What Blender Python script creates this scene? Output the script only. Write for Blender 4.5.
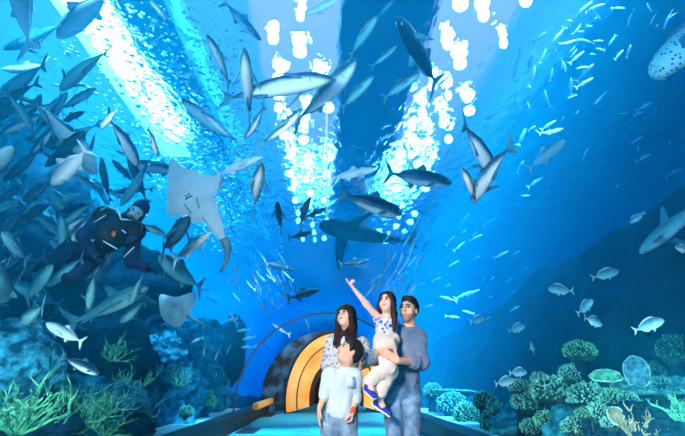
import bpy, bmesh, math, random
import numpy as np
from mathutils import Vector, Matrix, Euler, noise as mnoise
for o in list(bpy.data.objects):
    bpy.data.objects.remove(o)
SC = bpy.context.scene
COL = SC.collection

# ---------------------------------------------------------------- camera
FPX, CX, CY = 457.0, 342.5, 218.0
CAM = Vector((0.0, 0.0, 1.0))
VPX, VPY = 327.0, 380.0                       # where the tunnel axis runs to
pitch = math.atan((VPY - CY) / FPX)
_axis_c = Vector(((VPX - CX) / FPX, -(VPY - CY) / FPX, -1.0)).normalized()   # +Y seen in camera space
yaw = math.atan2(-_axis_c.x, math.hypot(_axis_c.y, _axis_c.z))
cam_d = bpy.data.cameras.new('camera')
cam_o = bpy.data.objects.new('camera', cam_d)
COL.objects.link(cam_o)
cam_d.sensor_width = 36.0
cam_d.lens = 36.0 * FPX / 685.0
cam_d.clip_end = 300
cam_d.clip_start = 0.05
cam_o.location = CAM
cam_o.rotation_euler = (math.pi / 2 + pitch, 0.0, -yaw)
SC.camera = cam_o
RC = Euler(cam_o.rotation_euler).to_matrix()

def ray(px, py):
    """direction through a photograph pixel, scaled so that one unit is one metre of depth"""
    return RC @ Vector(((px - CX) / FPX, -(py - CY) / FPX, -1.0))

def at(px, py, d):
    return CAM + ray(px, py) * d

# ---------------------------------------------------------------- world, sun, lamps, exposure
W = bpy.data.worlds.new('world')
SC.world = W
W.use_nodes = True
bg = W.node_tree.nodes['Background']
bg.inputs[0].default_value = (0.28, 0.62, 1.0, 1)
bg.inputs[1].default_value = 0.8
sun_d = bpy.data.lights.new('sun', 'SUN')
sun_d.energy = 106.0
sun_d.angle = math.radians(5)
sun_d.color = (1.0, 0.98, 0.97)
sun_o = bpy.data.objects.new('sun', sun_d)
COL.objects.link(sun_o)
sun_o.rotation_euler = Vector((-0.30, 0.80, -0.95)).to_track_quat('-Z', 'Y').to_euler()
key_d = bpy.data.lights.new('tunnel_lamp', 'AREA')
key_d.energy = 205
key_d.size = 0.7
key_d.size_y = 0.5
key_d.shape = 'RECTANGLE'
key_d.color = (1.0, 0.90, 0.80)
key_o = bpy.data.objects.new('tunnel_lamp', key_d)
COL.objects.link(key_o)
key_o.location = (-1.15, 0.4, 2.15)
key_o.rotation_euler = (Vector((0.4, 4.2, 0.9)) - key_o.location).to_track_quat('-Z', 'Y').to_euler()

sky_d = bpy.data.lights.new('skylight_lamp', 'AREA')
sky_d.energy = 2600
sky_d.shape = 'RECTANGLE'
sky_d.size = 0.8
sky_d.size_y = 11.0
sky_d.color = (0.20, 1.0, 0.72)
sky_o = bpy.data.objects.new('skylight_lamp', sky_d)
COL.objects.link(sky_o)
sky_o.location = (-5.85, 10.5, 9.05)
sky_o.rotation_euler = (0, 0, 0)

for sx_ in (-1, 1):  # unseen fills added to brighten the corals on both sides
    kl = bpy.data.lights.new('reef_fill', 'AREA')
    kl.energy = 38 if sx_ > 0 else 14
    kl.shape = 'RECTANGLE'; kl.size = 0.9; kl.size_y = 0.3
    kl.color = (0.80, 1.0, 0.88)
    kl.spread = math.radians(75)
    klo = bpy.data.objects.new('reef_fill', kl)
    COL.objects.link(klo)
    klo.location = (sx_ * 1.72, 2.3, 0.62)
    klo.rotation_euler = (Vector((4.0, 5.6, 0.3) if sx_ > 0 else (-4.2, 7.2, 0.8)) - klo.location).to_track_quat('-Z', 'Y').to_euler()
fill_d = bpy.data.lights.new('belly_fill', 'AREA')  # unseen fill added behind the camera to brighten the fish bellies
fill_d.energy = 160
fill_d.size = 2.6
fill_d.size_y = 2.0
fill_d.shape = 'RECTANGLE'
fill_d.spread = math.radians(80)
fill_d.color = (0.86, 0.94, 1.0)
fill_o = bpy.data.objects.new('belly_fill', fill_d)
COL.objects.link(fill_o)
fill_o.location = (0.0, -2.6, 1.0)
fill_o.rotation_euler = (Vector((0.8, 1.2, 5.5)) - fill_o.location).to_track_quat('-Z', 'Y').to_euler()

SC.view_settings.view_transform = 'Standard'
SC.view_settings.look = 'None'
SC.view_settings.exposure = 0.5
SC.view_settings.gamma = 1.0
SC.view_settings.use_curve_mapping = False
SC.cycles.use_denoising = True
SC.cycles.max_bounces = 8
SC.cycles.transparent_max_bounces = 24
SC.cycles.volume_bounces = 1
SC.cycles.caustics_reflective = False
SC.cycles.caustics_refractive = False
# ---------------------------------------------------------------- helpers
def tag(o, label=None, cat=None, group=None, kind=None):
    if label: o['label'] = label
    if cat: o['category'] = cat
    if group: o['group'] = group
    if kind: o['kind'] = kind
    return o

def empty(name, loc, label=None, cat=None, group=None):
    o = bpy.data.objects.new(name, None)
    o.empty_display_size = 0.1
    COL.objects.link(o)
    o.location = loc
    return tag(o, label, cat, group)

def mesh_obj(name, verts, faces, mat=None, parent=None, smooth=True):
    me = bpy.data.meshes.new(name)
    me.from_pydata([tuple(v) for v in verts], [], [tuple(f) for f in faces])
    me.update()
    if smooth:
        me.polygons.foreach_set('use_smooth', [True] * len(me.polygons))
    if mat is not None:
        for m in (mat if isinstance(mat, (list, tuple)) else [mat]):
            me.materials.append(m)
    o = bpy.data.objects.new(name, me)
    COL.objects.link(o)
    if parent is not None:
        o.parent = parent
    return o

class MB:
    """collects shapes into one mesh"""
    def __init__(s):
        s.v, s.f = [], []
    def add(s, v, f):
        n = len(s.v)
        s.v += [tuple(x) for x in v]
        s.f += [tuple(i + n for i in q) for q in f]
        return s
    def box(s, c, d, R=None):
        c = Vector(c)
        pts = []
        for z in (-1, 1):
            for y in (-1, 1):
                for x in (-1, 1):
                    p = Vector((x * d[0] / 2, y * d[1] / 2, z * d[2] / 2))
                    if R is not None: p = R @ p
                    pts.append(c + p)
        return s.add(pts, [(0, 2, 3, 1), (4, 5, 7, 6), (0, 1, 5, 4), (2, 6, 7, 3), (0, 4, 6, 2), (1, 3, 7, 5)])
    def tube(s, pts, rad, n=8, caps=True):
        pts = [Vector(p) for p in pts]
        m = len(pts)
        if not hasattr(rad, '__len__'): rad = [rad] * m
        vs, fs = [], []
        up = None
        for i in range(m):
            t = (pts[min(i + 1, m - 1)] - pts[max(i - 1, 0)])
            t = t.normalized() if t.length > 1e-9 else Vector((0, 0, 1))
            if up is None:
                up = t.orthogonal().normalized()
            else:
                up = up - t * up.dot(t)
                up = up.normalized() if up.length > 1e-6 else t.orthogonal().normalized()
            b = t.cross(up)
            for k in range(n):
                a = 2 * math.pi * k / n
                vs.append(pts[i] + (up * math.cos(a) + b * math.sin(a)) * rad[i])
        for i in range(m - 1):
            for k in range(n):
                k2 = (k + 1) % n
                fs.append((i * n + k, i * n + k2, (i + 1) * n + k2, (i + 1) * n + k))
        if caps:
            fs.append(tuple(range(n - 1, -1, -1)))
            fs.append(tuple((m - 1) * n + k for k in range(n)))
        return s.add(vs, fs)
    def ball(s, c, r, nu=12, nv=8, R=None):
        c = Vector(c)
        if not hasattr(r, '__len__'): r = (r, r, r)
        vs, fs = [], []
        for j in range(nv + 1):
            th = math.pi * j / nv
            for i in range(nu):
                ph = 2 * math.pi * i / nu
                p = Vector((r[0] * math.sin(th) * math.cos(ph), r[1] * math.sin(th) * math.sin(ph), r[2] * math.cos(th)))
                if R is not None: p = R @ p
                vs.append(c + p)
        for j in range(nv):
            for i in range(nu):
                i2 = (i + 1) % nu
                fs.append((j * nu + i, (j + 1) * nu + i, (j + 1) * nu + i2, j * nu + i2))
        return s.add(vs, fs)
    def build(s, name, mat=None, parent=None, smooth=True):
        return mesh_obj(name, s.v, s.f, mat, parent, smooth)

def outward(o):
    bm = bmesh.new(); bm.from_mesh(o.data)
    bmesh.ops.recalc_face_normals(bm, faces=bm.faces)
    bm.to_mesh(o.data); bm.free()
    return o

def new_mat(name):
    m = bpy.data.materials.new(name)
    m.use_nodes = True
    nt = m.node_tree
    nt.nodes.clear()
    out = nt.nodes.new('ShaderNodeOutputMaterial')
    return m, nt, out

def L(nt, a, b):
    nt.links.new(a, b)

def pbr(name, col, rough=0.6, spec=0.3, col2=None, scale=8.0, detail=4.0, bump=0.0, bscale=None, lo=0.35, hi=0.65, coat=0.0, sheen=0.0, metal=0.0, sss=0.0, noise='noise'):
    """principled material, optionally two colours mixed by noise, optionally bumped"""
    m, nt, out = new_mat(name)
    p = nt.nodes.new('ShaderNodeBsdfPrincipled')
    L(nt, p.outputs[0], out.inputs[0])
    p.inputs['Base Color'].default_value = (*col, 1)
    p.inputs['Roughness'].default_value = rough
    p.inputs['Specular IOR Level'].default_value = spec
    p.inputs['Metallic'].default_value = metal
    if coat: p.inputs['Coat Weight'].default_value = coat
    if sheen: p.inputs['Sheen Weight'].default_value = sheen
    if sss:
        p.inputs['Subsurface Weight'].default_value = sss
        p.inputs['Subsurface Scale'].default_value = 0.01
    tc = nt.nodes.new('ShaderNodeTexCoord')
    if col2 is not None:
        if noise == 'voronoi':
            n = nt.nodes.new('ShaderNodeTexVoronoi')
            n.inputs['Scale'].default_value = scale
            src = n.outputs['Distance']
        else:
            n = nt.nodes.new('ShaderNodeTexNoise')
            n.inputs['Scale'].default_value = scale
            n.inputs['Detail'].default_value = detail
            src = n.outputs[0]
        L(nt, tc.outputs['Object'], n.inputs['Vector'])
        r = nt.nodes.new('ShaderNodeValToRGB')
        r.color_ramp.elements[0].position = lo
        r.color_ramp.elements[0].color = (*col, 1)
        r.color_ramp.elements[1].position = hi
        r.color_ramp.elements[1].color = (*col2, 1)
        L(nt, src, r.inputs[0])
        L(nt, r.outputs[0], p.inputs['Base Color'])
    if bump:
        n = nt.nodes.new('ShaderNodeTexNoise')
        n.inputs['Scale'].default_value = bscale or scale
        n.inputs['Detail'].default_value = 5
        L(nt, tc.outputs['Object'], n.inputs['Vector'])
        b = nt.nodes.new('ShaderNodeBump')
        b.inputs['Strength'].default_value = bump
        b.inputs['Distance'].default_value = 0.05
        L(nt, n.outputs[0], b.inputs['Height'])
        L(nt, b.outputs[0], p.inputs['Normal'])
    return m

def emit(name, col, strength):
    m, nt, out = new_mat(name)
    e = nt.nodes.new('ShaderNodeEmission')
    e.inputs[0].default_value = (*col, 1)
    e.inputs[1].default_value = strength
    L(nt, e.outputs[0], out.inputs[0])
    m.cycles.emission_sampling = 'NONE'
    return m

def smoothstep(a, b, x):
    t = min(1.0, max(0.0, (x - a) / (b - a)))
    return t * t * (3 - 2 * t)
# ---------------------------------------------------------------- setting: tank, tunnel, water
AR, AZ, CURB = 2.15, 0.42, 0.30       # acrylic arch radius, centre height, kerb height
Y0, Y1 = -5.0, 15.9
TX, TZ0, TZ1, TY0, TY1 = 14.0, -1.2, 7.5, -5.5, 42.0

def arch(r, n=40, z0=CURB):
    """arch profile from left foot to right foot"""
    a0 = math.asin((z0 - AZ) / r)
    return [(-r * math.cos(a0 + (math.pi - 2 * a0) * k / n), AZ + r * math.sin(a0 + (math.pi - 2 * a0) * k / n)) for k in range(n + 1)]

def extrude(profile, y0, y1, closed=True):
    n = len(profile)
    v = [(x, y0, z) for x, z in profile] + [(x, y1, z) for x, z in profile]
    f = [(i, (i + 1) % n, n + (i + 1) % n, n + i) for i in range(n if closed else n - 1)]
    if closed:
        f += [tuple(range(n - 1, -1, -1)), tuple(range(n, 2 * n))]
    return v, f

# water body: volume with the tunnel cut out of it
m_water, nt, out = new_mat('water')
va = nt.nodes.new('ShaderNodeVolumeAbsorption')
va.inputs['Color'].default_value = (0.42, 0.84, 0.975, 1)
va.inputs['Density'].default_value = 0.42
vs_ = nt.nodes.new('ShaderNodeVolumeScatter')
vs_.inputs['Color'].default_value = (0.01, 0.60, 1.0, 1)
vs_.inputs['Density'].default_value = 0.044
vs_.inputs['Anisotropy'].default_value = 0.0
ad = nt.nodes.new('ShaderNodeAddShader')
L(nt, va.outputs[0], ad.inputs[0]); L(nt, vs_.outputs[0], ad.inputs[1])
L(nt, ad.outputs[0], out.inputs['Volume'])
prof = [(-TX, TZ0), (-2.3, TZ0), (-2.3, CURB)] + arch(AR + 0.07) + [(2.3, CURB), (2.3, TZ0), (TX, TZ0), (TX, TZ1), (-TX, TZ1)]
v, f = extrude(prof, TY0, TY1)
o = mesh_obj('water', v, f, m_water, smooth=False)
outward(o)
tag(o, 'clear blue tank water around the tunnel', 'water', kind='structure')

# acrylic arch
m_acr, nt, out = new_mat('acrylic')
tr = nt.nodes.new('ShaderNodeBsdfTransparent')
tr.inputs[0].default_value = (0.985, 0.99, 0.995, 1)
gl = nt.nodes.new('ShaderNodeBsdfGlossy')
gl.inputs['Roughness'].default_value = 0.03
lw = nt.nodes.new('ShaderNodeLayerWeight'); lw.inputs[0].default_value = 0.5
pw = nt.nodes.new('ShaderNodeMath'); pw.operation = 'POWER'; pw.inputs[1].default_value = 8
fr = nt.nodes.new('ShaderNodeMath'); fr.operation = 'MULTIPLY_ADD'; fr.inputs[1].default_value = 0.03; fr.inputs[2].default_value = 0.0
L(nt, lw.outputs['Facing'], pw.inputs[0]); L(nt, pw.outputs[0], fr.inputs[0])
mx = nt.nodes.new('ShaderNodeMixShader')
L(nt, fr.outputs[0], mx.inputs[0]); L(nt, tr.outputs[0], mx.inputs[1]); L(nt, gl.outputs[0], mx.inputs[2])
L(nt, mx.outputs[0], out.inputs[0])
a_in, a_out = arch(AR, 64), arch(AR + 0.06, 64)
v, f = extrude(a_in + a_out[::-1], Y0, Y1)
o = mesh_obj('ceiling', v, f, m_acr)
outward(o)
tag(o, 'clear acrylic arch of the tunnel', 'tunnel', kind='structure')

# floor
m_floor = pbr('floor_carpet', (0.015, 0.25, 0.38), 0.75, 0.2, (0.025, 0.31, 0.44), scale=3, bump=0.15, bscale=60)
mb = MB().box((0, 5.5, -0.06), (3.76, 22, 0.12))
tag(mb.build('floor', m_floor, smooth=False), 'teal blue walkway floor', 'floor', kind='structure')
m_black = pbr('black_kerb', (0.003, 0.004, 0.007), 0.4, 0.3, (0.008, 0.012, 0.02), scale=5)
m_ledge = pbr('kerb_ledge', (0.05, 0.16, 0.24), 0.5, 0.3)
for sx, side in ((-1, 'left'), (1, 'right')):
    mb = MB().box((sx * 1.99, 5.6, 0.10), (0.22, 21.2, CURB + 0.1))
    mb.box((sx * 2.16, 5.6, 0.14), (0.24, 21.2, CURB - 0.02))
    tag(mb.build('baseboard_' + side, m_black, smooth=False), 'black kerb along the walkway', 'kerb', kind='structure')

# tank bed and walls
m_sand = pbr('tank_sand', (0.30, 0.42, 0.42), 0.9, 0.1, (0.18, 0.28, 0.30), scale=1.5, bump=0.4, bscale=6)
mb = MB().box((0, 18, TZ0 - 0.05), (2 * TX + 1, TY1 - TY0 + 2, 0.3))
tag(mb.build('ground', m_sand, smooth=False), 'sandy bed of the tank', 'tank bed', kind='structure')
m_wall = pbr('tank_wall', (0.004, 0.04, 0.10), 0.8, 0.1, (0.006, 0.05, 0.13), scale=0.5)
for nm, c, d in (('wall_left', (-TX - 0.2, 18, 3.85), (0.3, 50, 10.2)), ('wall_right', (TX + 0.2, 18, 3.85), (0.3, 50, 10.2)), ('wall_back', (0, TY1 + 0.2, 3.85), (30, 0.3, 10.2))):
    tag(MB().box(c, d).build(nm, m_wall, smooth=False), 'blue painted wall of the tank', 'wall', kind='structure')

# ---------------------------------------------------------------- above the water: surface, roof bays, lamps
ZS = 7.35                                     # water surface
m_surf, nt, out = new_mat('water_surface')
tr = nt.nodes.new('ShaderNodeBsdfTransparent')
rf = nt.nodes.new('ShaderNodeBsdfRefraction')
rf.inputs['Roughness'].default_value = 0.05
rf.inputs['IOR'].default_value = 1.07
tc = nt.nodes.new('ShaderNodeTexCoord')
mp = nt.nodes.new('ShaderNodeMapping'); mp.inputs['Scale'].default_value = (1.6, 0.8, 1)
n1 = nt.nodes.new('ShaderNodeTexNoise'); n1.inputs['Scale'].default_value = 2.6; n1.inputs['Detail'].default_value = 4
bp = nt.nodes.new('ShaderNodeBump'); bp.inputs['Strength'].default_value = 1.0; bp.inputs['Distance'].default_value = 0.085
mx = nt.nodes.new('ShaderNodeMixShader'); mx.inputs[0].default_value = 0.75
L(nt, tc.outputs['Object'], mp.inputs[0]); L(nt, mp.outputs[0], n1.inputs['Vector'])
L(nt, n1.outputs[0], bp.inputs['Height']); L(nt, bp.outputs[0], rf.inputs['Normal'])
L(nt, tr.outputs[0], mx.inputs[1]); L(nt, rf.outputs[0], mx.inputs[2]); L(nt, mx.outputs[0], out.inputs[0])
v = [(-TX, TY0, ZS), (TX, TY0, ZS), (TX, TY1, ZS), (-TX, TY1, ZS)]
tag(mesh_obj('water_surface', v, [(0, 1, 2, 3)], m_surf, smooth=False), 'rippled surface of the tank seen from below', 'water surface', kind='structure')

# roof bays above the water: pale light panels, dark beams, rows of lamps
m_pale = emit('light_panel', (1.0, 0.62, 1.0), 0.95)
m_lamp = emit('lamp_glow', (0.86, 0.92, 1.0), 75.0)
m_sky = emit('skylight_glow', (0.75, 0.93, 1.0), 14.0)
m_beam = pbr('roof_beam', (0.03, 0.20, 0.42), 0.8, 0.1)
ZR = 9.0
def roof_box(name, x0, x1, y0, y1, z0, z1, m, label, cat):
    return tag(MB().box(((x0 + x1) / 2, (y0 + y1) / 2, (z0 + z1) / 2), (x1 - x0, y1 - y0, z1 - z0)).build(name, m, smooth=False), label, cat, kind='structure')
roof_box('beam_left', -5.05, -3.75, 2, 40, ZR, ZR + 0.6, m_beam, 'wide dark roof beam over the tank', 'beam')
roof_box('beam_middle', 0.25, 2.5, 3.0, 40, ZR, ZR + 0.6, m_beam, 'wide dark roof beam over the tank', 'beam')
roof_box('beam_right', 6.5, 15, -14, 40, ZR, ZR + 0.6, m_beam, 'wide dark roof beam over the tank', 'beam')  # unseen front end added to shade the right-hand water
roof_box('sunblock_front', 0.25, 6.5, -14, 1.7, ZR, ZR + 0.6, m_beam, 'unseen roof slab added to keep sun off the family', 'roof')  # added out of view to block the sun from the people
roof_box('sunblock_left', -14, 0.2, -14, 1.4, ZR, ZR + 0.6, m_beam, 'unseen roof slab added to darken the left water', 'roof')  # added out of view to shade the water and fish at left
roof_box('skylight', -6.35, -5.35, 5, 16, ZR + 0.1, ZR + 0.2, m_sky, 'long bright skylight strip over the tank', 'skylight')
roof_box('ceiling_panel', -2.0, 0.2, 2, 38, ZR + 0.37, ZR + 0.5, m_pale, 'pale lit roof panel over the tank', 'roof panel')
roof_box('ceiling_panel', 2.5, 4.6, 3.1, 38, ZR + 0.37, ZR + 0.5, m_pale, 'pale lit roof panel over the tank', 'roof panel')

# arch joints of the tunnel, floor grilles, outside ledges
m_joint = pbr('arch_joint', (0.012, 0.05, 0.11), 0.4, 0.4)
def joint(n, y, wd=0.05):
    v, f = extrude(arch(AR - 0.035, 48) + arch(AR - 0.001, 48)[::-1], y, y + wd)
    tag(outward(mesh_obj('trim_%d' % n, v, f, m_joint, smooth=False)), 'dark joint ring of the acrylic arch', 'arch joint', kind='structure')
joint(1, 11.4, 0.07)
m_seam_streak = pbr('seam_light_streak', (0.55, 0.75, 0.95), 0.25, 0.6)
mb = MB().box((-0.02, 3.4, AZ + AR - 0.010), (0.012, 2.1, 0.012))  # pale strip stands for the light streak reflected by the seam
tag(mb.build('trim_2', m_seam_streak, smooth=False), 'light streak on the crown seam of the arch, painted as a pale strip', 'seam', kind='structure')
def floor_px(px, py, z=0.0):
    r = ray(px, py); t = (z - CAM.z) / r.z
    return CAM + r * t
m_ledge2 = pbr('outside_ledge', (0.55, 0.80, 0.82), 0.8, 0.2, (0.36, 0.62, 0.66), scale=3, bump=.2, bscale=20)
for sx, side in ((-1, 'left'), (1, 'right')):
    tag(MB().box((sx * 2.62, 7.0, -0.40), (0.62, 15, 1.24)).build('slab_' + side, m_ledge2, smooth=False), 'pale ledge under water beside the tunnel', 'ledge', kind='structure')

# portal at the far end
m_collar = pbr('portal_collar', (0.002, 0.006, 0.018), 0.6, 0.3, (0.05, 0.22, 0.42), scale=2.2, detail=8, bump=.5, bscale=3, lo=.42, hi=.75)
m_orange = pbr('portal_orange', (0.95, 0.30, 0.02), 0.5, 0.3, (1.0, 0.50, 0.14), scale=1.3, detail=6)
m_dark = pbr('portal_dark', (0.012, 0.008, 0.010), 0.6, 0.2, (0.06, 0.02, 0.01), scale=2)
def ring_plate(cx, cz, ro, ri, n=48, a0=-0.15):
    o_, i_ = [], []
    for k in range(n + 1):
        a = a0 + (math.pi - 2 * a0) * k / n
        o_.append((cx - ro[0] * math.cos(a), cz + ro[1] * math.sin(a)))
        i_.append((cx - ri[0] * math.cos(a), cz + ri[1] * math.sin(a)))
    return o_ + i_[::-1]
YP = 16.25
def portal_piece(name, prof, y0, y1, m, parent):
    v, f = extrude(prof, y0, y1)
    return outward(mesh_obj(name, v, f, m, parent, smooth=False))
portal = empty('archway', (0.3, YP, 0), 'orange archway closing the far end of the tunnel', 'archway')
def loc(o):
    o.location = -portal.location
    return o
loc(portal_piece('collar', ring_plate(0, AZ, (AR + .03, AR + .03), (AR * .62, AR * .80), a0=-.2), YP, YP + .25, m_collar, portal))
for i, (ro, ri, y, m) in enumerate([((1.66, 2.10), (1.30, 1.72), YP - .30, m_orange), ((1.31, 1.73), (1.285, 1.705), YP - .33, m_dark), ((1.30, 1.72), (.90, 1.22), YP - .15, m_orange), ((.92, 1.24), (.80, 1.10), YP - .10, m_dark)]):
    p = loc(portal_piece('orange_band' if m is m_orange else 'black_band', ring_plate(.32, .42, ro, ri, a0=-.2), y, YP + .4, m, portal))
loc(MB().tube([(.32 + 1.67 * -math.cos(a), YP - .31, .42 + 2.11 * math.sin(a)) for a in np.linspace(-.2, math.pi + .2, 40)], .03, 6).build('outer_rim', m_dark, portal))
loc(portal_piece('inner_passage', ring_plate(.32, .42, (.98, 1.32), (.84, 1.14), a0=-.2), YP + .4, YP + 6, m_dark, portal))
loc(MB().box((.32, YP + 6, 1.2), (2.4, .2, 3.2)).build('end_wall', m_dark, portal, smooth=False))
for x, w_, z, h_ in ((-.1, .20, 1.05, 1.1), (.25, .16, 1.15, .9), (.75, .2, .95, 1.0)):
    loc(MB().box((x, YP + 5.85, z), (w_, .06, h_)).build('orange_panel', m_orange, portal, smooth=False))
tag(MB().box((.3, YP + 3, -.06), (3.4, 6.2, .12)).build('floor', m_floor, smooth=False), 'walkway floor beyond the archway', 'floor', kind='structure')
tag(MB().box((-1.80, 14.3, .37), (.12, 3.6, .15)).build('trim_3', m_orange, smooth=False), 'orange panel strip on the left kerb before the archway', 'kerb panel', kind='structure')
pl_d = bpy.data.lights.new('archway_fill', 'AREA'); pl_d.energy = 110; pl_d.color = (1.0, 0.88, 0.72); pl_d.size = .6
pl_o = bpy.data.objects.new('archway_fill', pl_d); COL.objects.link(pl_o); pl_o.location = (.2, 12.6, 2.2)
pl_o.rotation_euler = (Vector((.3, YP, .9)) - pl_o.location).to_track_quat('-Z', 'Y').to_euler()  # unseen light added to brighten the orange archway
pl_d2 = bpy.data.lights.new('passage_lamp', 'POINT'); pl_d2.energy = 30; pl_d2.color = (1.0, 0.8, 0.6); pl_d2.shadow_soft_size = .2
pl_o2 = bpy.data.objects.new('passage_lamp', pl_d2); COL.objects.link(pl_o2); pl_o2.location = (.5, YP + 4.6, 1.2)
m_grille = pbr('floor_grille', (0.01, 0.03, 0.06), 0.5, 0.3, (0.02, 0.06, 0.10), scale=30)
for (ax_, ay_, bx_, by_) in ((234, 428, 262, 434), (252, 413.5, 277, 417), (273, 406, 290, 408)):
    a, b = floor_px(ax_, by_), floor_px(bx_, ay_)
    g = empty('floor_grille', ((a.x + b.x) / 2, (a.y + b.y) / 2, 0))
    tag(g, {234: 'nearest dark grille in the blue floor by the left kerb', 252: 'middle dark grille in the blue floor by the left kerb', 273: 'farthest dark grille in the blue floor by the left kerb'}[ax_], 'grille', 'grilles along the left kerb')
    w_, d_ = abs(b.x - a.x), abs(b.y - a.y)
    MB().box((0, 0, .004), (w_, d_, .008)).build('frame', m_grille, g, smooth=False)
    mb = MB()
    for k in range(9): mb.box((0, -d_ / 2 + d_ * (k + .5) / 9, .010), (w_ * .9, d_ / 20, .006))
    mb.build('slats', m_black, g, smooth=False)
# ---------------------------------------------------------------- lamps over the water
def lamp_proto():
    t = empty('tank_lamp', (0, 0, 0))
    MB().tube([(0, 0, 0.10), (0, 0, 0.24), (0, 0, 0.27)], [0.12, 0.10, 0.08], 16).build('housing', m_black, t)
    MB().ball((0, 0, 0), (0.22, 0.22, 0.16), 20, 12).build('diffuser', m_lamp, t)
    return t
def copy_tree(o, parent=None):
    c = o.copy(); COL.objects.link(c)
    if parent is not None:
        c.parent = parent
        c.matrix_parent_inverse = o.matrix_parent_inverse
    for ch in o.children:
        copy_tree(ch, c)
    return c
random.seed(4)
lp = None
for xs, lab, grp in (((-1.55, -0.85, -0.2), 'round white lamp over the water in the left lamp row', 'lamps of the left row'),
                     ((3.0, 3.65, 4.35), 'round white lamp over the water in the right lamp row', 'lamps of the right row')):
    for r in range(14):
        for c, x in enumerate(xs):
            y = 6.4 + r * 1.55 + (0.5 if c == 1 else 0) + random.uniform(-.2, .2)
            if random.random() < 0.25: continue
            if lp is None:
                lp = lamp_proto(); o = lp
            else:
                o = copy_tree(lp)
            o.location = (x + random.uniform(-.15, .15), y, ZR + 0.1)
            s = random.choice((0.45, 0.6, 0.8))
            o.scale = (s, s, 1)
            tag(o, lab, 'lamp', grp)
# ---------------------------------------------------------------- fish
def fish_mat(name, back, flank, belly, z0=-0.06, z1=0.0, z2=0.05, rough=0.4, spec=0.25, spots=None, spot_scale=40):
    """countershaded fish skin: belly, flank and back colours set by the height on the body"""
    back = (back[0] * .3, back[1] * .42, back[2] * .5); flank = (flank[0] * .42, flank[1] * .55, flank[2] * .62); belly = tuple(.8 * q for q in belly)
    m, nt, out = new_mat(name)
    p = nt.nodes.new('ShaderNodeBsdfPrincipled')
    p.inputs['Roughness'].default_value = rough
    p.inputs['Specular IOR Level'].default_value = spec
    L(nt, p.outputs[0], out.inputs[0])
    tc = nt.nodes.new('ShaderNodeTexCoord')
    sp = nt.nodes.new('ShaderNodeSeparateXYZ'); L(nt, tc.outputs['Object'], sp.inputs[0])
    n = nt.nodes.new('ShaderNodeTexNoise'); n.inputs['Scale'].default_value = 9; n.inputs['Detail'].default_value = 3
    L(nt, tc.outputs['Object'], n.inputs['Vector'])
    ma = nt.nodes.new('ShaderNodeMath'); ma.operation = 'MULTIPLY_ADD'
    ma.inputs[1].default_value = 0.05; L(nt, n.outputs[0], ma.inputs[0]); L(nt, sp.outputs['Z'], ma.inputs[2])
    mr = nt.nodes.new('ShaderNodeMapRange'); mr.inputs['From Min'].default_value = -0.1; mr.inputs['From Max'].default_value = 0.15
    L(nt, ma.outputs[0], mr.inputs['Value'])
    r = nt.nodes.new('ShaderNodeValToRGB')
    cr = r.color_ramp
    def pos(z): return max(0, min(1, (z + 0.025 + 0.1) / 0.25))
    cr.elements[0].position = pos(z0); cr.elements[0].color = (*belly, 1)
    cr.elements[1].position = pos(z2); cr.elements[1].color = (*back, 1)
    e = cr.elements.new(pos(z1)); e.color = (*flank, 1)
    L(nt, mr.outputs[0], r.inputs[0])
    src = r.outputs[0]
    if spots is not None:
        vo = nt.nodes.new('ShaderNodeTexVoronoi'); vo.inputs['Scale'].default_value = spot_scale
        L(nt, tc.outputs['Object'], vo.inputs['Vector'])
        lt = nt.nodes.new('ShaderNodeMath'); lt.operation = 'LESS_THAN'; lt.inputs[1].default_value = 0.28
        L(nt, vo.outputs['Distance'], lt.inputs[0])
        mx = nt.nodes.new('ShaderNodeMix'); mx.data_type = 'RGBA'
        L(nt, lt.outputs[0], mx.inputs[0]); L(nt, src, mx.inputs[6]); mx.inputs[7].default_value = (*spots, 1)
        src = mx.outputs[2]
    L(nt, src, p.inputs['Base Color'])
    return m

M_JACK = fish_mat('jack_skin', (0.01, 0.07, 0.14), (0.05, 0.20, 0.30), (0.95, 0.85, 0.88), -0.062, -0.022, 0.03)
M_PALE = fish_mat('pale_jack_skin', (0.30, 0.55, 0.62), (1.4, 1.2, 1.1), (1.0, 0.95, 0.95), -0.05, 0.01, 0.08)
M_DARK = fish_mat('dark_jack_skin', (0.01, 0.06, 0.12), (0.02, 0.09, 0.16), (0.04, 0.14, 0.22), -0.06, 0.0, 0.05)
M_TEAL = fish_mat('teal_jack_skin', (0.02, 0.10, 0.15), (0.05, 0.30, 0.36), (0.22, 0.55, 0.60), -0.05, 0.01, 0.06)
M_SHARK = fish_mat('shark_skin', (0.15, 0.45, 0.5), (0.35, 0.8, 0.8), (0.8, 0.95, 0.95), -0.07, -0.03, 0.04, 0.6, 0.3)
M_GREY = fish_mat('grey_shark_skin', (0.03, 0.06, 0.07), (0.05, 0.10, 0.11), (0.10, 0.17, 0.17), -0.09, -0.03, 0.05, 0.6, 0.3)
M_WSHARK = fish_mat('pale_shark_skin', (0.7, 0.6, 0.6), (2.0, 1.3, 1.15), (1.1, .95, .92), -0.06, -0.01, 0.08, 0.6, 0.3)
M_GROUP = fish_mat('grouper_skin', (0.6, 1.2, 1.2), (1.1, 1.4, 1.3), (1.0, 1.1, 1.05), -0.1, -0.02, 0.09, 0.6, 0.3, spots=(0.05, 0.13, 0.15), spot_scale=26)
M_BREAM = fish_mat('bream_skin', (0.12, 0.40, 0.46), (0.40, 0.85, 0.85), (0.55, 0.90, 0.90), -0.12, 0.0, 0.12, 0.3, 0.6)
M_SARD = fish_mat('sardine_skin', (2.4, 1.9, 1.7), (2.1, 1.7, 1.5), (1.1, 1.1, 1.1), -0.04, 0.0, 0.055, 0.25, 0.7)
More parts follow.
